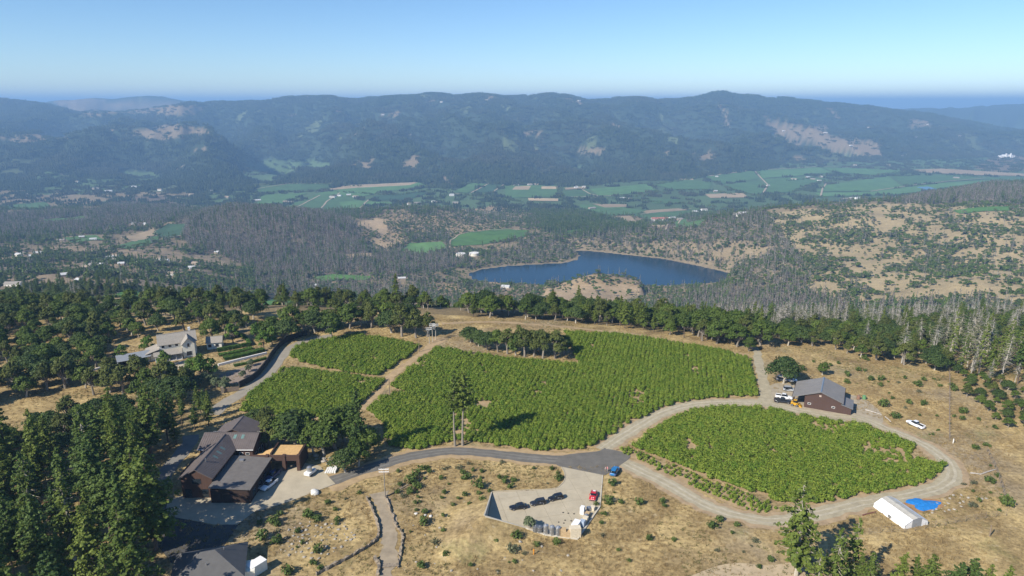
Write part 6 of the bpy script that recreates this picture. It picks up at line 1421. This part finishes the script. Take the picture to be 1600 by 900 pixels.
# two people by the junction
def person(px, top, leg, label, ang):
    x, y = near(*px); me = bpy.data.meshes.new('person')
    J = [((0, 0, .95), .15), ((0, 0, 1.2), .15), ((0, 0, 1.42), .16), ((0, 0, 1.53), .06), ((0, 0, 1.66), .095), ((0, .01, 1.76), .08)]
    E = [(0, 1), (1, 2), (2, 3), (3, 4), (4, 5)]
    for s in (-1, 1):
        b = len(J); J += [((s*.19, 0, 1.42), .07), ((s*.27, .02, 1.15), .05), ((s*.26, .1, .9), .038), ((s*.1, 0, .88), .1), ((s*.11, .03, .48), .065), ((s*.11, -.02, .08), .045), ((s*.12, .12, .04), .04)]
        E += [(2, b), (b, b+1), (b+1, b+2), (0, b+3), (b+3, b+4), (b+4, b+5), (b+5, b+6)]
    me.from_pydata([j[0] for j in J], E, []); o = link('person', me, None, (x, y, h1(x, y)+.05), ang); sk = o.modifiers.new('skin', 'SKIN'); o.modifiers.new('smooth', 'SUBSURF').levels = 1
    for v, j in zip(me.skin_vertices[0].data, J): v.radius = (j[1], j[1])
    me.skin_vertices[0].data[0].use_root = True; m, t, b = nmat('clothes'); ge = N(t, 'ShaderNodeTexCoord'); sx = N(t, 'ShaderNodeSeparateXYZ'); t.links.new(ge.outputs['Object'], sx.inputs[0]); cr = N(t, 'ShaderNodeValToRGB'); cr.color_ramp.interpolation = 'CONSTANT'
    dv = N(t, 'ShaderNodeMath', operation='DIVIDE'); dv.inputs[1].default_value = 2.0; t.links.new(sx.outputs['Z'], dv.inputs[0]); t.links.new(dv.outputs[0], cr.inputs[0])
    e = cr.color_ramp.elements; e[0].color = (*leg, 1); e[1].position = .48; e[1].color = (*top, 1); k = e.new(.755); k.color = (.45, .28, .2, 1); k = e.new(.86); k.color = (.05, .035, .025, 1); t.links.new(cr.outputs[0], b.inputs['Base Color']); b.inputs['Roughness'].default_value = .8
    me.materials.append(m); tag(o, label, 'person')
person((946.0, 738), (.62, .5, .45), (.3, .24, .2), 'person in a pale top standing by the blue car', 1.0)
person((948.8, 737.5), (.5, .2, .2), (.35, .3, .25), 'person in a reddish top standing by the blue car', 2.2)
# ------------------------------------------------------------------ buildings of the middle distance and valley
def small_house(px, w, d, h, wallm, roofm, label, group=None, rz=None, Y=None, name='far_house'):
    x, y, z = ground(*px); rz = random.uniform(-.6, .6) if rz is None else rz; o = empty(name, (x, y, z), rz); tag(o, label, 'house', group)
    gable_wing(o, -w/2, w/2, -d/2, d/2, h, h+d*.24, 'x', wallm, roofm, .4, .2)
    for k in range(max(2, int(w/4))): window(o, (-w/2+w*(k+.5)/max(2, int(w/4)), -d/2, h*.3), 1.3, 1.4, ('y', -1))
    return o
TANR = mat('tan_roof', (.34, .27, .2), .85, .15, .6); GREYR = mat('pale_grey_roof', (.5, .5, .49), .6, .1, .6); WALLW = mat('white_wall', (.72, .7, .64), .8, .08, 1)
small_house((22, 447), 20, 9, 4.0, WALLW, ROOF_T, 'white long house beside a lawn on the western hillside', rz=.1)
small_house((191, 486), 7, 6, 3.4, mat('pale_blue_wall', (.6, .66, .7), .7, .06, 1), GREYR, 'small pale barn below the round hilltop vineyard', rz=.9)
small_house((92, 449), 10, 7, 3, WALLW, GREYR, 'pale-roofed house by the hillside lane', rz=.4)
small_house((491, 449), 9, 8, 5, WALLW, GREYR, 'white house among grey trees below the bright vineyard', rz=.3)
small_house((628, 437), 16, 9, 4, TANR, GREYR, 'pale-roofed house on the brown slope before the reservoir', rz=.2)
for px, w, lab in (((780, 440), 22, 'long white building at the reservoir edge'), ((790, 450), 16, 'white flat building beside the reservoir yard'), ((764, 463), 12, 'brown roofed house on the slope before the reservoir')): small_house(px, w, 10, 4, WALLW, GREYR if w > 12 else TANR, lab, rz=-.2)
for px, lab in (((720, 400), 'western of two round cream water tanks above the lake'), ((741, 399), 'eastern of two round cream water tanks above the lake')):
    x, y, z = ground(*px); o = empty('water_tank', (x, y, z)); tag(o, lab, 'tank'); part(MB().cyl(0, 0, -2, 7, 13, 28), 'shell', mat('cream_tank', (.72, .69, .58), .7, .05, .1), o); part(MB().tube([(0, 0, 7.02), (0, 0, 8.6)], [13.3, 1], 28), 'roof', WALLW, o)
hs = HOUSE_PX[8:38]
for px in hs: small_house(px, random.uniform(9, 16), random.uniform(7, 10), random.uniform(3, 4.5), random.choice([WALLW, WALLW, TANR]), random.choice([GREYR, GREYR, ROOF_T, TANR]), 'small pale-roofed house among the trees of the western hillside village', 'village houses on the western hillside')
vs = [(402, 314), (446, 316), (454, 317), (520, 309), (530, 307), (545, 306), (556, 308), (640, 320), (652, 318), (678, 316), (684, 317), (706, 306), (712, 318), (716, 305), (806, 290), (828, 289), (838, 289), (900, 294), (912, 293), (972, 311), (982, 312), (925, 327), (1050, 342), (1062, 344), (1072, 303), (1118, 300), (1120, 277), (1162, 266), (1240, 281), (1262, 278), (1270, 281), (1280, 283), (1282, 277), (1200, 291), (1320, 312), (1330, 311), (1340, 311), (1336, 259), (1388, 259), (1494, 279), (1410, 244), (1416, 243), (1190, 254), (1086, 332), (1100, 329), (1152, 338), (1160, 336), (330, 300), (300, 305), (250, 298), (210, 293), (150, 296), (90, 301), (60, 311), (120, 285), (170, 300), (270, 287), (355, 309), (20, 290), (40, 305)]
for px in vs: small_house(px, random.uniform(18, 32), random.uniform(11, 16), random.uniform(4, 6.5), random.choice([WALLW, TANR]), random.choice([GREYR, TANR, ROOF_T]), 'far pale farm building on the valley floor', 'farm buildings across the valley')
small_house((1030, 345), 60, 22, 8, WALLW, mat('clay_roof', (.36, .15, .11), .85, .1, .3), 'long winery with a clay-red roof in the valley fields', rz=.1)
x, y, z = ground(1572, 246); o = empty('white_winery', (x, y, z), .1); tag(o, 'large white winery with towers on the bare far hill', 'building')
for a, w, hh in ((-40, 40, 16), (0, 55, 22), (45, 40, 15)): part(MB().box(a-w/2, a+w/2, -14-hh*.1, 14+hh*.1, -6, hh), 'wall', WHITE, o)
for a in (-18, 22): part(MB().cyl(a, -18, -6, 34, 6, 10), 'tower', WHITE, o)
for px in ((560, 195), (598, 180), (690, 160), (905, 164), (905, 158), (760, 157), (480, 152), (470, 157), (840, 236), (1225, 205), (1358, 200), (1430, 215), (1450, 195), (1330, 228), (640, 212), (660, 240), (1500, 213), (1290, 208)):
    small_house(px, 28, 16, 7, WALLW, TANR, 'pale house on the forested far mountain', 'houses on the far mountain')
